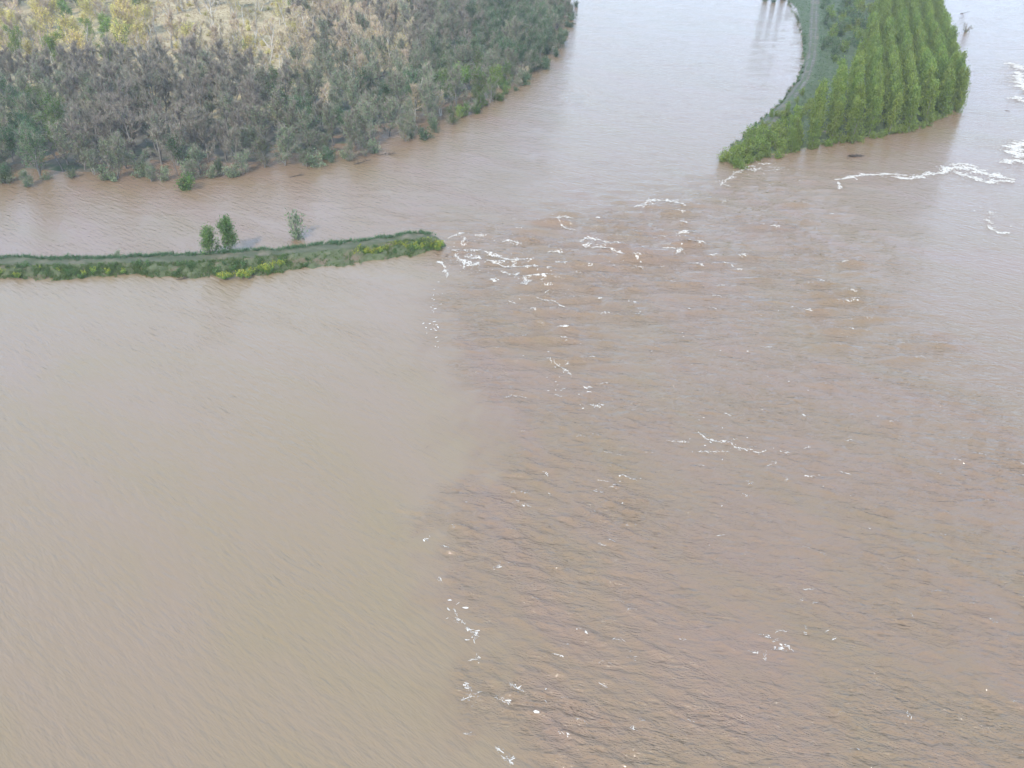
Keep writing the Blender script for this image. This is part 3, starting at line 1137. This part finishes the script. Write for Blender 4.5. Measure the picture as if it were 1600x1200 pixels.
# ------------------------------------------------------------------ shrubs at the tip of the right bank and along its river edge
rs = np.random.default_rng(31)
tip = resample(GL([(1134, 252), (1150, 250), (1175, 235), (1200, 225), (1235, 225)], .3), 22)
for i, p in enumerate(tip):
    for q in range(2):
        w = p + [rs.normal(0, 1.2), rs.normal(0, 3.2), 0]
        if float(sdf(w[None, :2], RIGHT_BANK)[0]) < -1:
            continue
        place('willow_bush', SH['tip'][rs.integers(4)], (w[0], w[1], float(right_h(w[0], w[1]))), 'fresh green leafy bush crowded on the tip of the right bank', 'bush',
              'green bushes on the tip of the right bank', sc=rs.uniform(.9, 1.55), parts=SP2)
re_ = resample(RIGHT_BANK[0:9], 60)
for i, p in enumerate(re_):
    w = p + [rs.normal(.7, .4), rs.normal(0, .6)]
    px, py = P(np.array([w[0], w[1], 0.]))
    if py < -15:
        continue
    kd = 'dark' if rs.uniform() < .55 else 'herb'
    nm = 'low dark green bush' if kd == 'dark' else 'low herb clump'
    place('bank_bush' if kd == 'dark' else 'herb_clump', SH[kd][rs.integers(3)], (w[0], w[1], float(right_h(w[0], w[1]))), nm + ' on the curved river edge below the farm track', 'bush' if kd == 'dark' else 'plant',
          nm + 's along the curved river edge', sc=rs.uniform(.3, .6) if kd == 'dark' else rs.uniform(.8, 1.4), parts=SP2)
front = resample(GL([(1160, 258), (1235, 238), (1330, 222), (1440, 201), (1490, 172)], .2), 46)
for i, p in enumerate(front):
    w = p + [rs.normal(0, .6), rs.normal(1.0, .6), 0]
    place('willow_bush', SH['tip'][rs.integers(4)], (w[0], w[1], float(right_h(w[0], w[1])) - .1), 'green undergrowth bush at the flooded foot of the front poplars', 'bush',
          'undergrowth bushes at the foot of the poplars', sc=rs.uniform(.6, 1.15), parts=SP2)
for i in range(26):
    g = G(rs.uniform(1178, 1262), 0, .6)
    t_ = rs.uniform(0, 1)
    g = G(1182 + 78 * t_ + rs.normal(0, 7), 222 - 62 * t_ + rs.normal(0, 6), .6)
    place('willow_bush', SH['tip'][rs.integers(4)], (g[0], g[1], float(right_h(g[0], g[1])) - .1), 'green bush beside the lower end of the farm track', 'bush',
          'green bushes beside the lower end of the farm track', sc=rs.uniform(.5, 1.1), parts=SP2)
# young plantation trees between the track and the tall rows
for (x0, y0, w) in [(1300, 78, 1.0), (1318, 66, 1.1), (1334, 52, 1.2), (1312, 44, 1.0), (1332, 32, 1.1), (1304, 58, .9), (1346, 40, 1.2), (1322, 20, 1.2), (1342, 12, 1.2), (1308, 30, .9), (1338, 68, 1.), (1300, 16, 1.0)]:
    for q in range(7):
        g = G(x0 + rs.normal(0, 9), y0 + rs.normal(0, 9), .3)
        if dist_line(g[None, :2], TRACK_R)[0] < 3.4:
            continue
        place('young_tree', SH['dark' if q % 3 else 'tip'][rs.integers(3)], (g[0], g[1], float(right_h(g[0], g[1]))), 'low leafy young tree between the farm track and the tall poplar rows', 'tree',
              'young trees beside the farm track', sc=rs.uniform(.9, 1.5) * w, parts=SP2)
for i in range(3):
    g = G(1196 + 13 * i, 2 + rs.normal(0, 2))
    place('waterside_bush', SH['dark'][i], (g[0], g[1], -.2), 'dark bush standing in the river at the top edge, left of the curved bank', 'bush', 'dark bushes standing in the river at the top edge', sc=1.3, parts=SP2)
g = G(1508, 50)
place('bare_bush', SH['bare'][0], (g[0], g[1], -.2), 'lone leafless grey bush standing in open water right of the poplars', 'bush', None, sc=1.9, parts=SP2)

# ------------------------------------------------------------------ embankment plants
g = G(327, 397, 1.0)
place('small_tree', PROTO['lush'][0], (g[0], g[1] + .6, .6), 'small green tree on the embankment, shorter left one of the pair', 'tree', None, sc=.86, rz=.4, scz=1.0)
g = G(359, 394, 1.0)
place('small_tree', PROTO['lush'][1], (g[0], g[1] + .8, .6), 'small green tree on the embankment, taller right one of the pair', 'tree', None, sc=.86, rz=2.1, scz=1.1)
g = G(462, 373)
place('waterside_bush', SH['grey'][2], (g[0], g[1], -.1), 'lone small grey green bush standing in the water behind the embankment', 'bush', None, sc=1.35, scz=1.9, parts=SP2)
g = G(183, 401, .8)
place('embankment_bush', SH['grey'][1], (g[0], g[1], .5), 'rounded grey green bush on the far edge of the embankment', 'bush', None, sc=.62, parts=SP2)
g = G(271, 397, .8)
place('embankment_bush', SH['bare'][2], (g[0], g[1], .6), 'tiny dark bush on the far edge of the embankment, left of the two small trees', 'bush', None, sc=.65, parts=SP2)

YEL = [(5, 424), (25, 428), (22, 420), (63, 418), (90, 419), (98, 421), (130, 424), (145, 421), (196, 423), (172, 421),
       (352, 430), (344, 428), (361, 429), (383, 424), (395, 420), (404, 417), (412, 416), (424, 413), (432, 411), (440, 408), (420, 419), (388, 428), (376, 427),
       (553, 392), (561, 394), (570, 392), (577, 391), (590, 389), (563, 388), (586, 392),
       (612, 383), (620, 381), (628, 380), (640, 379), (648, 380), (655, 376), (664, 375), (672, 374), (681, 376), (686, 380), (676, 381), (634, 385), (602, 386), (685, 386), (660, 384)]
for (x, y) in YEL:
    for q in range(2 if x > 340 else 1):
        g = G(x + rs.normal(0, 3), y + 4 + rs.normal(0, 1), .5)
        end = 'by the breach' if x > 540 else 'at the middle' if x > 300 else 'near the left end'
        place('flowering_bush', SH['yellow'][rs.integers(5)], (g[0], g[1], .45), f'yellow flowering bush on the near slope of the embankment {end}', 'bush',
              f'yellow flowering bushes on the embankment {end}', sc=rs.uniform(.7, 1.15), parts=SP2)
n = len(D_TOP)
for i in range(150):
    k = rs.integers(12, n - 1)
    t = rs.uniform(.05, .95)
    w = D_TOP[k] * (1 - t) + D_LOW[k] * t
    px = P(w)[0]
    if px < -10 or (470 < px < 560 and rs.uniform() < .8):
        continue
    place('herb_clump', SH['herb'][rs.integers(5)], (w[0], w[1], w[2] - .05), 'leafy green herb clump on the near slope of the broken embankment', 'plant', 'green herb clumps on the embankment slope',
          sc=rs.uniform(.6, 1.25), parts=SP2)


def blades(name, pts, h, w, mat, label, r, lean=.5, kids=6):
    g = Geo()
    c = np.repeat(pts, kids, 0) + r.normal(0, .16, (len(pts) * kids, 3)) * [1, 1, 0]
    m = len(c)
    a = np.column_stack([r.normal(0, lean, m), r.normal(0, lean, m), np.ones(m)]) * (h * r.uniform(.5, 1.2, m))[:, None]
    az = r.uniform(0, math.pi, m)
    b = np.column_stack([np.cos(az), np.sin(az), np.zeros(m)]) * w
    g.tris(c - [0, 0, .05], a, b)
    return tag(link(name, g.mesh(name, [mat])), label, kind='stuff')


k = rs.integers(0, n - 1, 5200)
t = rs.uniform(0, 1, 5200)[:, None]
slope_pts = D_TOP[k] * (1 - t) + D_LOW[k] * t + rs.normal(0, .3, (5200, 3)) * [1, 1, 0]
_px = P(slope_pts)[:, 0]
slope_pts = slope_pts[(_px < 470) | (_px > 600) | (rs.uniform(0, 1, len(_px)) < .25)]
blades('slope_grass', slope_pts, .55, .12, M['grass_blade'], 'rough green grass on the near slope of the embankment', rs)
k = rs.integers(0, n - 1, 1500)
edge_pts = D_FAR[k] + rs.normal(0, .35, (1500, 3)) * [1, 1, 0]
blades('edge_grass', edge_pts, .7, .14, M['leaf_dark'], 'dark tall grass along the far edge of the embankment', rs)
mm = rs.uniform(0, 1, (60000, 2))
lo, hi = RIGHT_BANK.min(0), RIGHT_BANK.max(0)
q = lo + mm * (hi - lo)
q = q[(sdf(q, RIGHT_BANK) > .3) & (dist_line(q, TRACK_R) > 2.0) & (dist_line(q, TRACK_R) < 14)][:7000]
blades('bank_grass', np.column_stack([q, right_h(q[:, 0], q[:, 1])]), .5, .14, M['leaf_dark'], 'rough green grass beside the farm track', rs)  # dark leaf colour stands in for the shade beside the track
mead = GL([(200, 130), (200, -20), (480, -20), (640, 40), (640, 110), (430, 130)])[:, :2]
lo, hi = mead.min(0), mead.max(0)
q = lo + rs.uniform(0, 1, (16000, 2)) * (hi - lo)
q = q[sdf(q, mead) + 5 * N_T(q[:, 0], q[:, 1]) - 22 * rs.uniform(0, 1, len(q)) ** 2 > -8]
blades('meadow_grass', np.column_stack([q, far_h(q[:, 0], q[:, 1])]), .55, .13, M['straw_blade_sunlit'], 'dry meadow grass painted sunlit straw', rs, kids=5)
for i in range(70):
    g = G(rs.uniform(215, 470), rs.uniform(-8, 105), .5)
    place('dry_bush', SH['straw'][rs.integers(3)], (g[0], g[1], float(far_h(g[0], g[1]))), 'low dry bush painted sunlit straw on the meadow behind the wood', 'bush',
          'dry bushes on the meadow', sc=rs.uniform(.5, 1.3), parts=SP2)


# ------------------------------------------------------------------ drift wood
def driftwood(name, px, py, L, rz, label, nb=7, cat='driftwood', group=None, brush=0, seed=0):
    r = np.random.default_rng(500 + seed)
    g = G(px, py)
    e = tag(link(name, None, None, (g[0], g[1], .05)), label, cat, group)
    e.rotation_euler = (0, 0, rz)
    t = Geo()
    pts = curve((-L / 2, 0, -.05), (1, 0, .05), L, 6, .08, r, -.005)
    t.tube(pts, L * .03 * np.linspace(1.1, .35, 7), 6)
    link('log', t.mesh('log', [M['bark_dark']], True), e)
    b = Geo()
    for k in range(nb):
        j = r.integers(1, 6)
        d = unit(r, 1)[0] + [.5, 0, .5]
        d[2] = abs(d[2])
        lp = curve(pts[j], d / np.linalg.norm(d), L * r.uniform(.18, .42), 4, .15, r)
        b.tube(lp, L * .010 * np.linspace(1, .3, 5), 4)
    if brush:
        c = pts[r.integers(1, 7, brush)] + r.normal(0, 1, (brush, 3)) * [L * .13, L * .10, .12] + [0, 0, .25]
        a = unit(r, brush) * [1, 1, .5] * (L * .16)
        bb = np.cross(a, unit(r, brush))
        bb /= np.linalg.norm(bb, axis=1)[:, None]
        b.tris(c, a, bb * .09)
    link('branch', b.mesh('branch', [M['bark_dark']], True), e)


driftwood('driftwood', 1335, 245, 4.2, .1, 'dark pile of drifting brushwood in the brown water before the poplars', 9, brush=260, seed=1)
driftwood('fallen_tree', 676, 214, 6.5, .7, 'dark fallen tree lying in the water at the wood corner', 10, brush=120, seed=2)
driftwood('fallen_branch', 602, 241, 5.0, .3, 'dark branch floating against the flooded wood edge, left of the fallen tree', 7, brush=60, seed=3)
driftwood('fallen_branch', 565, 256, 4.2, .15, 'short dark branch floating below the grey wood', 5, brush=60, seed=4)
driftwood('fallen_branch', 463, 275, 3.6, .6, 'dark forked branch sticking out of the water in front of the wood', 6, brush=30, seed=5)
driftwood('driftwood', 1508, 21, 4.2, -.1, 'small dark log drifting above the lone bush at the upper right', 2, seed=6)
driftwood('driftwood', 1522, 437, .75, .3, 'tiny dark piece of debris floating in the open water on the right', 3, seed=7)
driftwood('driftwood', 668, 698, .55, .8, 'tiny dark piece of debris floating in the calm water left of the current', 3, seed=8)
driftwood('driftwood', 1575, 173, 1.6, -.8, 'short dark stick drifting at the right edge between the foam patches', 2, seed=9)
driftwood('driftwood', 1506, 181, .8, .2, 'tiny dark stump at the right corner of the poplars', 2, seed=10)
driftwood('driftwood', 286, 436, 2.6, .15, 'pale dead branches lying at the foot of the embankment below the small trees', 8, brush=60, seed=11)
driftwood('driftwood', 697, 400, 1.0, 1.3, 'small dark clod at the torn end of the embankment', 3, brush=30, seed=12)

# ------------------------------------------------------------------ foam
rf = np.random.default_rng(77)


def foam_flakes(geo, c, ang, ln, wd, r, m=0):
    """irregular flat flakes lying on the water: c (n,2), their heading, length and width"""
    n_ = len(c)
    if n_ == 0:
        return
    K = 7
    th = np.linspace(0, 2 * math.pi, K, endpoint=False)[None] + r.normal(0, .2, (n_, K))
    rad = r.uniform(.45, 1.1, (n_, K))
    lx, ly = np.cos(th) * rad * (ln * .5)[:, None], np.sin(th) * rad * (wd * .5)[:, None]
    ca, sa = np.cos(ang)[:, None], np.sin(ang)[:, None]
    X, Y = c[:, :1] + lx * ca - ly * sa, c[:, 1:2] + lx * sa + ly * ca
    X = np.concatenate([c[:, :1], X], 1)
    Y = np.concatenate([c[:, 1:2], Y], 1)
    Z = water_h(X, Y) + .035 + r.uniform(0, .03, (n_, 1))
    Z[:, 0] += .03
    V = np.stack([X, Y, Z], -1).reshape(-1, 3)
    base = np.arange(n_)[:, None] * (K + 1)
    F = []
    for k_ in range(K):
        F.append(np.concatenate([base, base + 1 + k_, base + 1 + (k_ + 1) % K], 1))
    geo.add(V, np.concatenate(F), m)


def foam_line(geo, pix, w, r, dens=1., size=1., m=0):
    """a ragged, lacy foam line along photo pixels, w metres wide on the ground: a broken core, thin foam about it"""
    ln = GL(pix)[:, :2]
    L = np.linalg.norm(np.diff(ln, axis=0), axis=1).sum()
    for kind, dn, sp, fs in ((0, 9, .30, .62), (1, 7, .75, .5)):
        n_ = max(4, int(L * dn * dens * (.6 + .5 * w)))
        tt = r.uniform(0, 1, n_)
        base = resample(ln, 40)
        t = np.gradient(base, axis=0)
        an = np.arctan2(t[:, 1], t[:, 0])
        ii = np.clip((tt * 39).astype(int), 0, 39)
        c = base[ii] + t[ii] * r.uniform(-.5, .5, n_)[:, None]
        ang = an[ii]
        ph = r.uniform(0, 6, 3)
        env = np.clip(np.sin(tt * (math.pi - .3) + .15) * 1.5, .2, 1) * np.clip(.7 + .4 * np.sin(tt * L * 1.3 + ph[0]) + .3 * np.sin(tt * L * 2.9 + ph[1]), .12, 1.3)
        nrm = np.stack([-np.sin(ang), np.cos(ang)], -1)
        wob = .25 * np.sin(tt * L * .9 + ph[2])
        c = c + nrm * ((r.normal(0, sp, n_) + wob) * w * env)[:, None]
        an2, l_, w_ = ang + r.normal(0, .5, n_), r.uniform(.25, 1.0, n_) * size * fs * 1.25, r.uniform(.25, .9, n_) * (.25 + .45 * w) * fs * np.clip(env, .3, 1)
        th = r.uniform(0, 1, n_) < (.55 if w < .62 else .15)
        foam_flakes(geo, c[~th], an2[~th], l_[~th], w_[~th], r, kind)
        foam_flakes(geo, c[th], an2[th], l_[th], w_[th], r, 1)


def foam_patch(geo, pix, w, r, dens=1., m=0, size=.5):
    """scattered lacy foam round a line"""
    ln = GL(pix)[:, :2]
    L = np.linalg.norm(np.diff(ln, axis=0), axis=1).sum()
    n_ = int(max(L, 1) * w * 1.1 * dens)
    c = resample(ln, max(n_, 2))[r.integers(0, max(n_, 2), n_)] + r.normal(0, w * .4, (n_, 2))
    foam_flakes(geo, c, r.normal(0, .6, n_), r.uniform(.2, 1, n_) * size * 1.2, r.uniform(.2, 1, n_) * size * .5, r, (r.uniform() > 2) or m)


br = Geo()
for pix, w in [
    ([(706, 393), (725, 391), (752, 392)], .9), ([(712, 397), (718, 405), (726, 412), (724, 420)], .9), ([(726, 400), (740, 404), (748, 399)], 1.1), ([(723, 410), (738, 415), (748, 410)], 1.3),
    ([(758, 394), (778, 400), (792, 405), (812, 404), (820, 406)], .8), ([(775, 411), (792, 417), (820, 416), (836, 413), (842, 415)], .8), ([(760, 408), (778, 412), (790, 408)], .7),
    ([(783, 423), (800, 429), (812, 426)], .7), ([(800, 405), (806, 410), (802, 414)], .7), ([(822, 431), (840, 432), (854, 434)], .8), ([(818, 432), (826, 440), (822, 446)], .8), ([(812, 444), (824, 446)], .7),
    ([(783, 378), (796, 375), (806, 380), (816, 380)], .7), ([(700, 372), (712, 366), (726, 364)], .6), ([(724, 370), (728, 378), (722, 384)], .7), ([(742, 368), (756, 369)], .6),
    ([(860, 341), (876, 338), (896, 340)], .7), ([(872, 347), (886, 356), (900, 359)], .55), ([(904, 378), (920, 371), (936, 373), (954, 379), (968, 383)], .8),
    ([(924, 386), (942, 385), (958, 390), (976, 397), (992, 401), (1002, 410)], .75), ([(910, 382), (924, 381)], .9), ([(992, 324), (1012, 315), (1042, 312), (1060, 317), (1072, 322)], 1.0), ([(1006, 322), (1024, 318)], .9),
    ([(856, 393), (872, 391), (880, 394)], .7), ([(868, 408), (886, 412)], .8), ([(1056, 366), (1072, 362), (1092, 364)], .6), ([(1076, 381), (1094, 379), (1104, 382)], .7),
    ([(1036, 386), (1050, 386), (1066, 390), (1056, 396)], .9), ([(1062, 348), (1074, 349)], .5), ([(1026, 368), (1040, 370)], .4), ([(838, 465), (854, 470), (864, 469), (876, 474), (882, 480)], .7),
    ([(852, 456), (858, 452)], .5), ([(796, 470), (806, 474)], .7), ([(767, 436), (774, 440)], .6), ([(1108, 399), (1122, 398)], .5), ([(1074, 412), (1092, 413)], .5), ([(1048, 438), (1060, 443)], .5), ([(1120, 448), (1136, 446)], .5),
    ([(1126, 290), (1136, 280), (1150, 270), (1164, 263), (1176, 258)], 1.2), ([(1160, 262), (1176, 267), (1190, 262)], .9), ([(1176, 258), (1182, 268)], .9), ([(1200, 261), (1226, 262)], .6), ([(1190, 268), (1222, 264)], .5),
    ([(1202, 288), (1210, 286)], .5), ([(1128, 317), (1134, 312)], .5), ([(1130, 288), (1142, 292)], .7), ([(1180, 252), (1192, 257), (1206, 256)], .7),
    ([(866, 566), (876, 572), (886, 580), (892, 587)], .6), ([(882, 570), (888, 566)], .5), ([(912, 604), (926, 606)], .6), ([(934, 600), (952, 597)], .5), ([(920, 632), (932, 634), (944, 632)], .6), ([(790, 621), (806, 618), (822, 621)], .4),
    ([(868, 618), (878, 620)], .5), ([(876, 611), (886, 605)], .4), ([(1040, 688), (1060, 690), (1078, 692)], .3), ([(1092, 676), (1102, 684), (1118, 690), (1142, 692), (1150, 700)], .55), ([(1134, 690), (1152, 686)], .5),
    ([(1150, 700), (1168, 704), (1186, 708), (1200, 702)], .55), ([(1080, 707), (1110, 706), (1140, 706)], .35), ([(1218, 704), (1234, 708)], .4), ([(1256, 701), (1266, 697)], .5), ([(1200, 728), (1212, 722)], .4),
    ([(1130, 647), (1142, 650)], .5), ([(1254, 648), (1266, 654)], .4), ([(1184, 540), (1196, 543), (1210, 541)], .4), ([(1236, 480), (1246, 478)], .4), ([(1090, 726), (1102, 728)], .35),
    ([(848, 736), (856, 744)], .35), ([(926, 766), (944, 768)], .5), ([(934, 750), (950, 753)], .4), ([(858, 770), (862, 776)], .35), ([(812, 788), (830, 792)], .4), ([(950, 762), (968, 758)], .3),
    ([(1160, 772), (1168, 776)], .5), ([(1170, 756), (1178, 754)], .5), ([(1226, 752), (1232, 748)], .4), ([(1308, 734), (1330, 742)], .3), ([(1320, 688), (1332, 686)], .4), ([(1120, 838), (1130, 836)], .3),
    ([(936, 848), (946, 852)], .5), ([(770, 886), (784, 886)], .4), ([(664, 841), (672, 845)], .4), ([(692, 853), (702, 855)], .4), ([(1254, 922), (1276, 922)], .4), ([(1250, 938), (1254, 936)], .4),
    ([(1184, 992), (1198, 992), (1206, 1000), (1218, 1001)], .45), ([(1212, 988), (1222, 984), (1234, 985)], .5), ([(1206, 1016), (1214, 1012), (1230, 1012), (1240, 1018)], .65), ([(1198, 1018), (1197, 1034)], .25),
    ([(1168, 1018), (1186, 1019)], .25), ([(1256, 988), (1260, 989)], .5), ([(1290, 988), (1296, 985)], .4), ([(1300, 1000), (1308, 996)], .3), ([(1422, 962), (1428, 961)], .5), ([(1418, 1112), (1424, 1124)], .3),
    ([(958, 998), (974, 1000)], .3), ([(982, 1028), (992, 1026)], .4), ([(936, 1068), (954, 1073)], .4), ([(986, 1132), (994, 1140)], .35), ([(862, 1020), (882, 1024)], .25), ([(1062, 998), (1074, 996)], .25),
]:
    strong = np.mean([q_[1] for q_ in pix]) < 460 and pix[0][0] < 1120
    foam_line(br, pix, w * (1.6 if strong else 1.15), rf, 1.7 if strong else 1.1)
for pix, w, d in [([(710, 372), (770, 372)], 7, .35), ([(715, 408), (750, 420)], 6, .7), ([(765, 405), (840, 425)], 8, .35), ([(800, 440), (850, 440)], 6, .2), ([(920, 380), (1000, 405)], 6, .2), ([(1010, 318), (1060, 335)], 5, .25),
                  ([(1040, 350), (1085, 390)], 7, .16), ([(1135, 280), (1220, 262)], 6, .4), ([(860, 575), (950, 630)], 7, .12), ([(1090, 690), (1200, 705)], 6, .2), ([(690, 380), (702, 385)], 5, .6), ([(1070, 560), (1290, 760)], 30, .012),
                  ([(800, 470), (1250, 520)], 26, .02), ([(820, 760), (1000, 720)], 14, .03)]:
    foam_patch(br, pix, w, rf, d)
# small whitecaps on the crests of the rough water
cand = np.column_stack([rf.uniform(-40, 150, 30000), rf.uniform(54, 240, 30000)])
pl, tu, ne = water_fields(cand[:, 0], cand[:, 1])
hh = water_h(cand[:, 0], cand[:, 1], (pl, tu, ne))
ok = (hh > .19 + .2 * rf.uniform(0, 1, len(hh)) - .10 * (cand[:, 1] < 110)) & (tu > .35)
cc = cand[ok & (rf.uniform(0, 1, len(ok)) > .7 * ne)][:330]
print('whitecaps', ok.sum())
for c0 in cc:
    nea = float(np.exp(-(dist_line(c0[None], BREACH)[0] / 30.0) ** 2))
    k_ = int(rf.integers(5, 10) + 6 * nea)
    tt = rf.uniform(-1, 1, k_)
    half = rf.uniform(.25, .8) + .7 * nea * rf.uniform()
    hd = rf.normal(-.12, .25)
    bow = rf.uniform(-.1, .45)
    lx, ly = tt * half, -bow * tt * tt * half + rf.normal(0, .06 + .12 * nea, k_)
    pts_ = c0 + np.stack([lx * math.cos(hd) - ly * math.sin(hd), lx * math.sin(hd) + ly * math.cos(hd)], -1)
    foam_flakes(br, pts_, hd - bow * tt + rf.normal(0, .3, k_), rf.uniform(.2, .6, k_), rf.uniform(.05, .18 + .08 * nea, k_), rf, 0 if rf.uniform() < .15 + .3 * nea else 1)
tag(link('breaking_foam', br.mesh('breaking_foam', [M['foam'], M['foam_thin']], True)), 'white foam of the breaking waves in and below the breach', kind='stuff')


def foam_thing(label, lines, patches=(), seed=0, group=None):
    r = np.random.default_rng(900 + seed)
    g = Geo()
    for pix, w in lines:
        foam_line(g, pix, w * 1.45, r, 3.0 if w > .6 else 2.0, 1.1)
    for pix, w, d in patches:
        foam_patch(g, pix, w, r, d * 1.3, size=.8)
    tag(link('foam_streak', g.mesh('foam_streak', [M['foam'], M['foam_thin']], True)), label, 'foam', group, 'stuff')


foam_thing('long white foam streak on the brown water below the poplars',
           [([(1306, 281), (1318, 280), (1330, 276), (1360, 273), (1392, 272), (1420, 274)], 1.1), ([(1395, 276), (1425, 280), (1440, 274), (1470, 270), (1485, 266)], 1.4), ([(1310, 284), (1312, 296)], .7),
            ([(1470, 270), (1490, 262), (1515, 262), (1535, 270), (1560, 276), (1588, 281)], 2.2), ([(1490, 268), (1515, 276), (1535, 284), (1586, 283)], 1.6), ([(1484, 258), (1510, 256), (1530, 262)], 1.0)],
           [([(1480, 266), (1540, 276)], 5, .8)], 1)
foam_thing('broad white foam patch at the right edge, above the long foam streak',
           [([(1562, 254), (1580, 250), (1606, 254)], 2.0), ([(1580, 240), (1590, 228), (1610, 220)], 3.5), ([(1586, 246), (1610, 238)], 3.5), ([(1584, 224), (1610, 226)], 2.0)], [([(1580, 240), (1605, 235)], 6, .8)], 2)
foam_thing('ragged white foam patch at the right edge beside the poplar crowns',
           [([(1578, 98), (1590, 104), (1608, 112)], 3.2), ([(1592, 112), (1594, 128), (1600, 142)], 3.0), ([(1586, 150), (1596, 158), (1610, 160)], 2.4), ([(1596, 132), (1612, 126)], 3.)], [([(1570, 85), (1600, 140)], 9, .4), ([(1550, 66), (1595, 95)], 8, .12)], 3)
foam_thing('small curved foam wisp in open water below the long foam streak',
           [([(1543, 352), (1552, 360), (1564, 364), (1578, 364)], .8), ([(1541, 342), (1550, 350)], .6), ([(1546, 330), (1552, 336)], .5)], [([(1538, 322), (1556, 350)], 5, .2)], 4)
foam_thing('short white foam wisp hooking down from the torn end of the embankment',
           [([(683, 408), (690, 413), (696, 418)], .7), ([(694, 420), (700, 426), (698, 434)], .55)], [([(684, 440), (676, 520)], 1.6, .4), ([(676, 500), (672, 545)], 2.2, .3)], 5)
foam_thing('thin crooked foam line between calm and rough water near the bottom',
           [([(709, 952), (714, 962)], .25), ([(714, 966), (728, 976)], .3), ([(727, 982), (740, 988), (748, 994)], .4), ([(744, 992), (741, 1004)], .3), ([(734, 1032), (748, 1030), (744, 1022)], .35), ([(686, 903), (688, 910)], .3),
            ([(722, 1094), (738, 1088), (752, 1082)], .3), ([(728, 1066), (736, 1080)], .25), ([(796, 1068), (806, 1074), (818, 1080)], .25), ([(774, 1090), (798, 1098)], .22)], [([(705, 940), (750, 1040)], 2.0, .25), ([(720, 1070), (830, 1090)], 3.0, .12)], 6)
foam_thing('small foam fork at the bottom edge where the two waters meet',
           [([(786, 1184), (796, 1190), (800, 1198)], .35), ([(776, 1168), (786, 1176)], .25), ([(726, 1146), (734, 1150)], .25), ([(796, 1190), (804, 1184)], .25)], [], 7)
print('objects', len(bpy.data.objects))

# ------------------------------------------------------------------ air
HZ = bpy.data.materials.new('haze')
HZ.use_nodes = True
HZ.node_tree.nodes.clear()
h_out = HZ.node_tree.nodes.new('ShaderNodeOutputMaterial')
h_vol = HZ.node_tree.nodes.new('ShaderNodeVolumePrincipled')
h_vol.inputs['Color'].default_value = (.93, .96, 1, 1)
h_vol.inputs['Density'].default_value = .00017
h_vol.inputs['Anisotropy'].default_value = .2
HZ.node_tree.links.new(h_vol.outputs[0], h_out.inputs['Volume'])
X, Z0, Z1 = 4300.0, -5.0, 84.0
hv = [(sx * X, 250 + sy * X, z) for z in (Z0, Z1) for sx, sy in ((-1, -1), (1, -1), (1, 1), (-1, 1))]
hf = [(3, 2, 1, 0), (4, 5, 6, 7), (0, 1, 5, 4), (1, 2, 6, 5), (2, 3, 7, 6), (3, 0, 4, 7)]
tag(link('haze', mesh_np('haze', np.array(hv), np.array(hf), [HZ])), 'thin pale haze in the air over the flooded valley', kind='stuff')
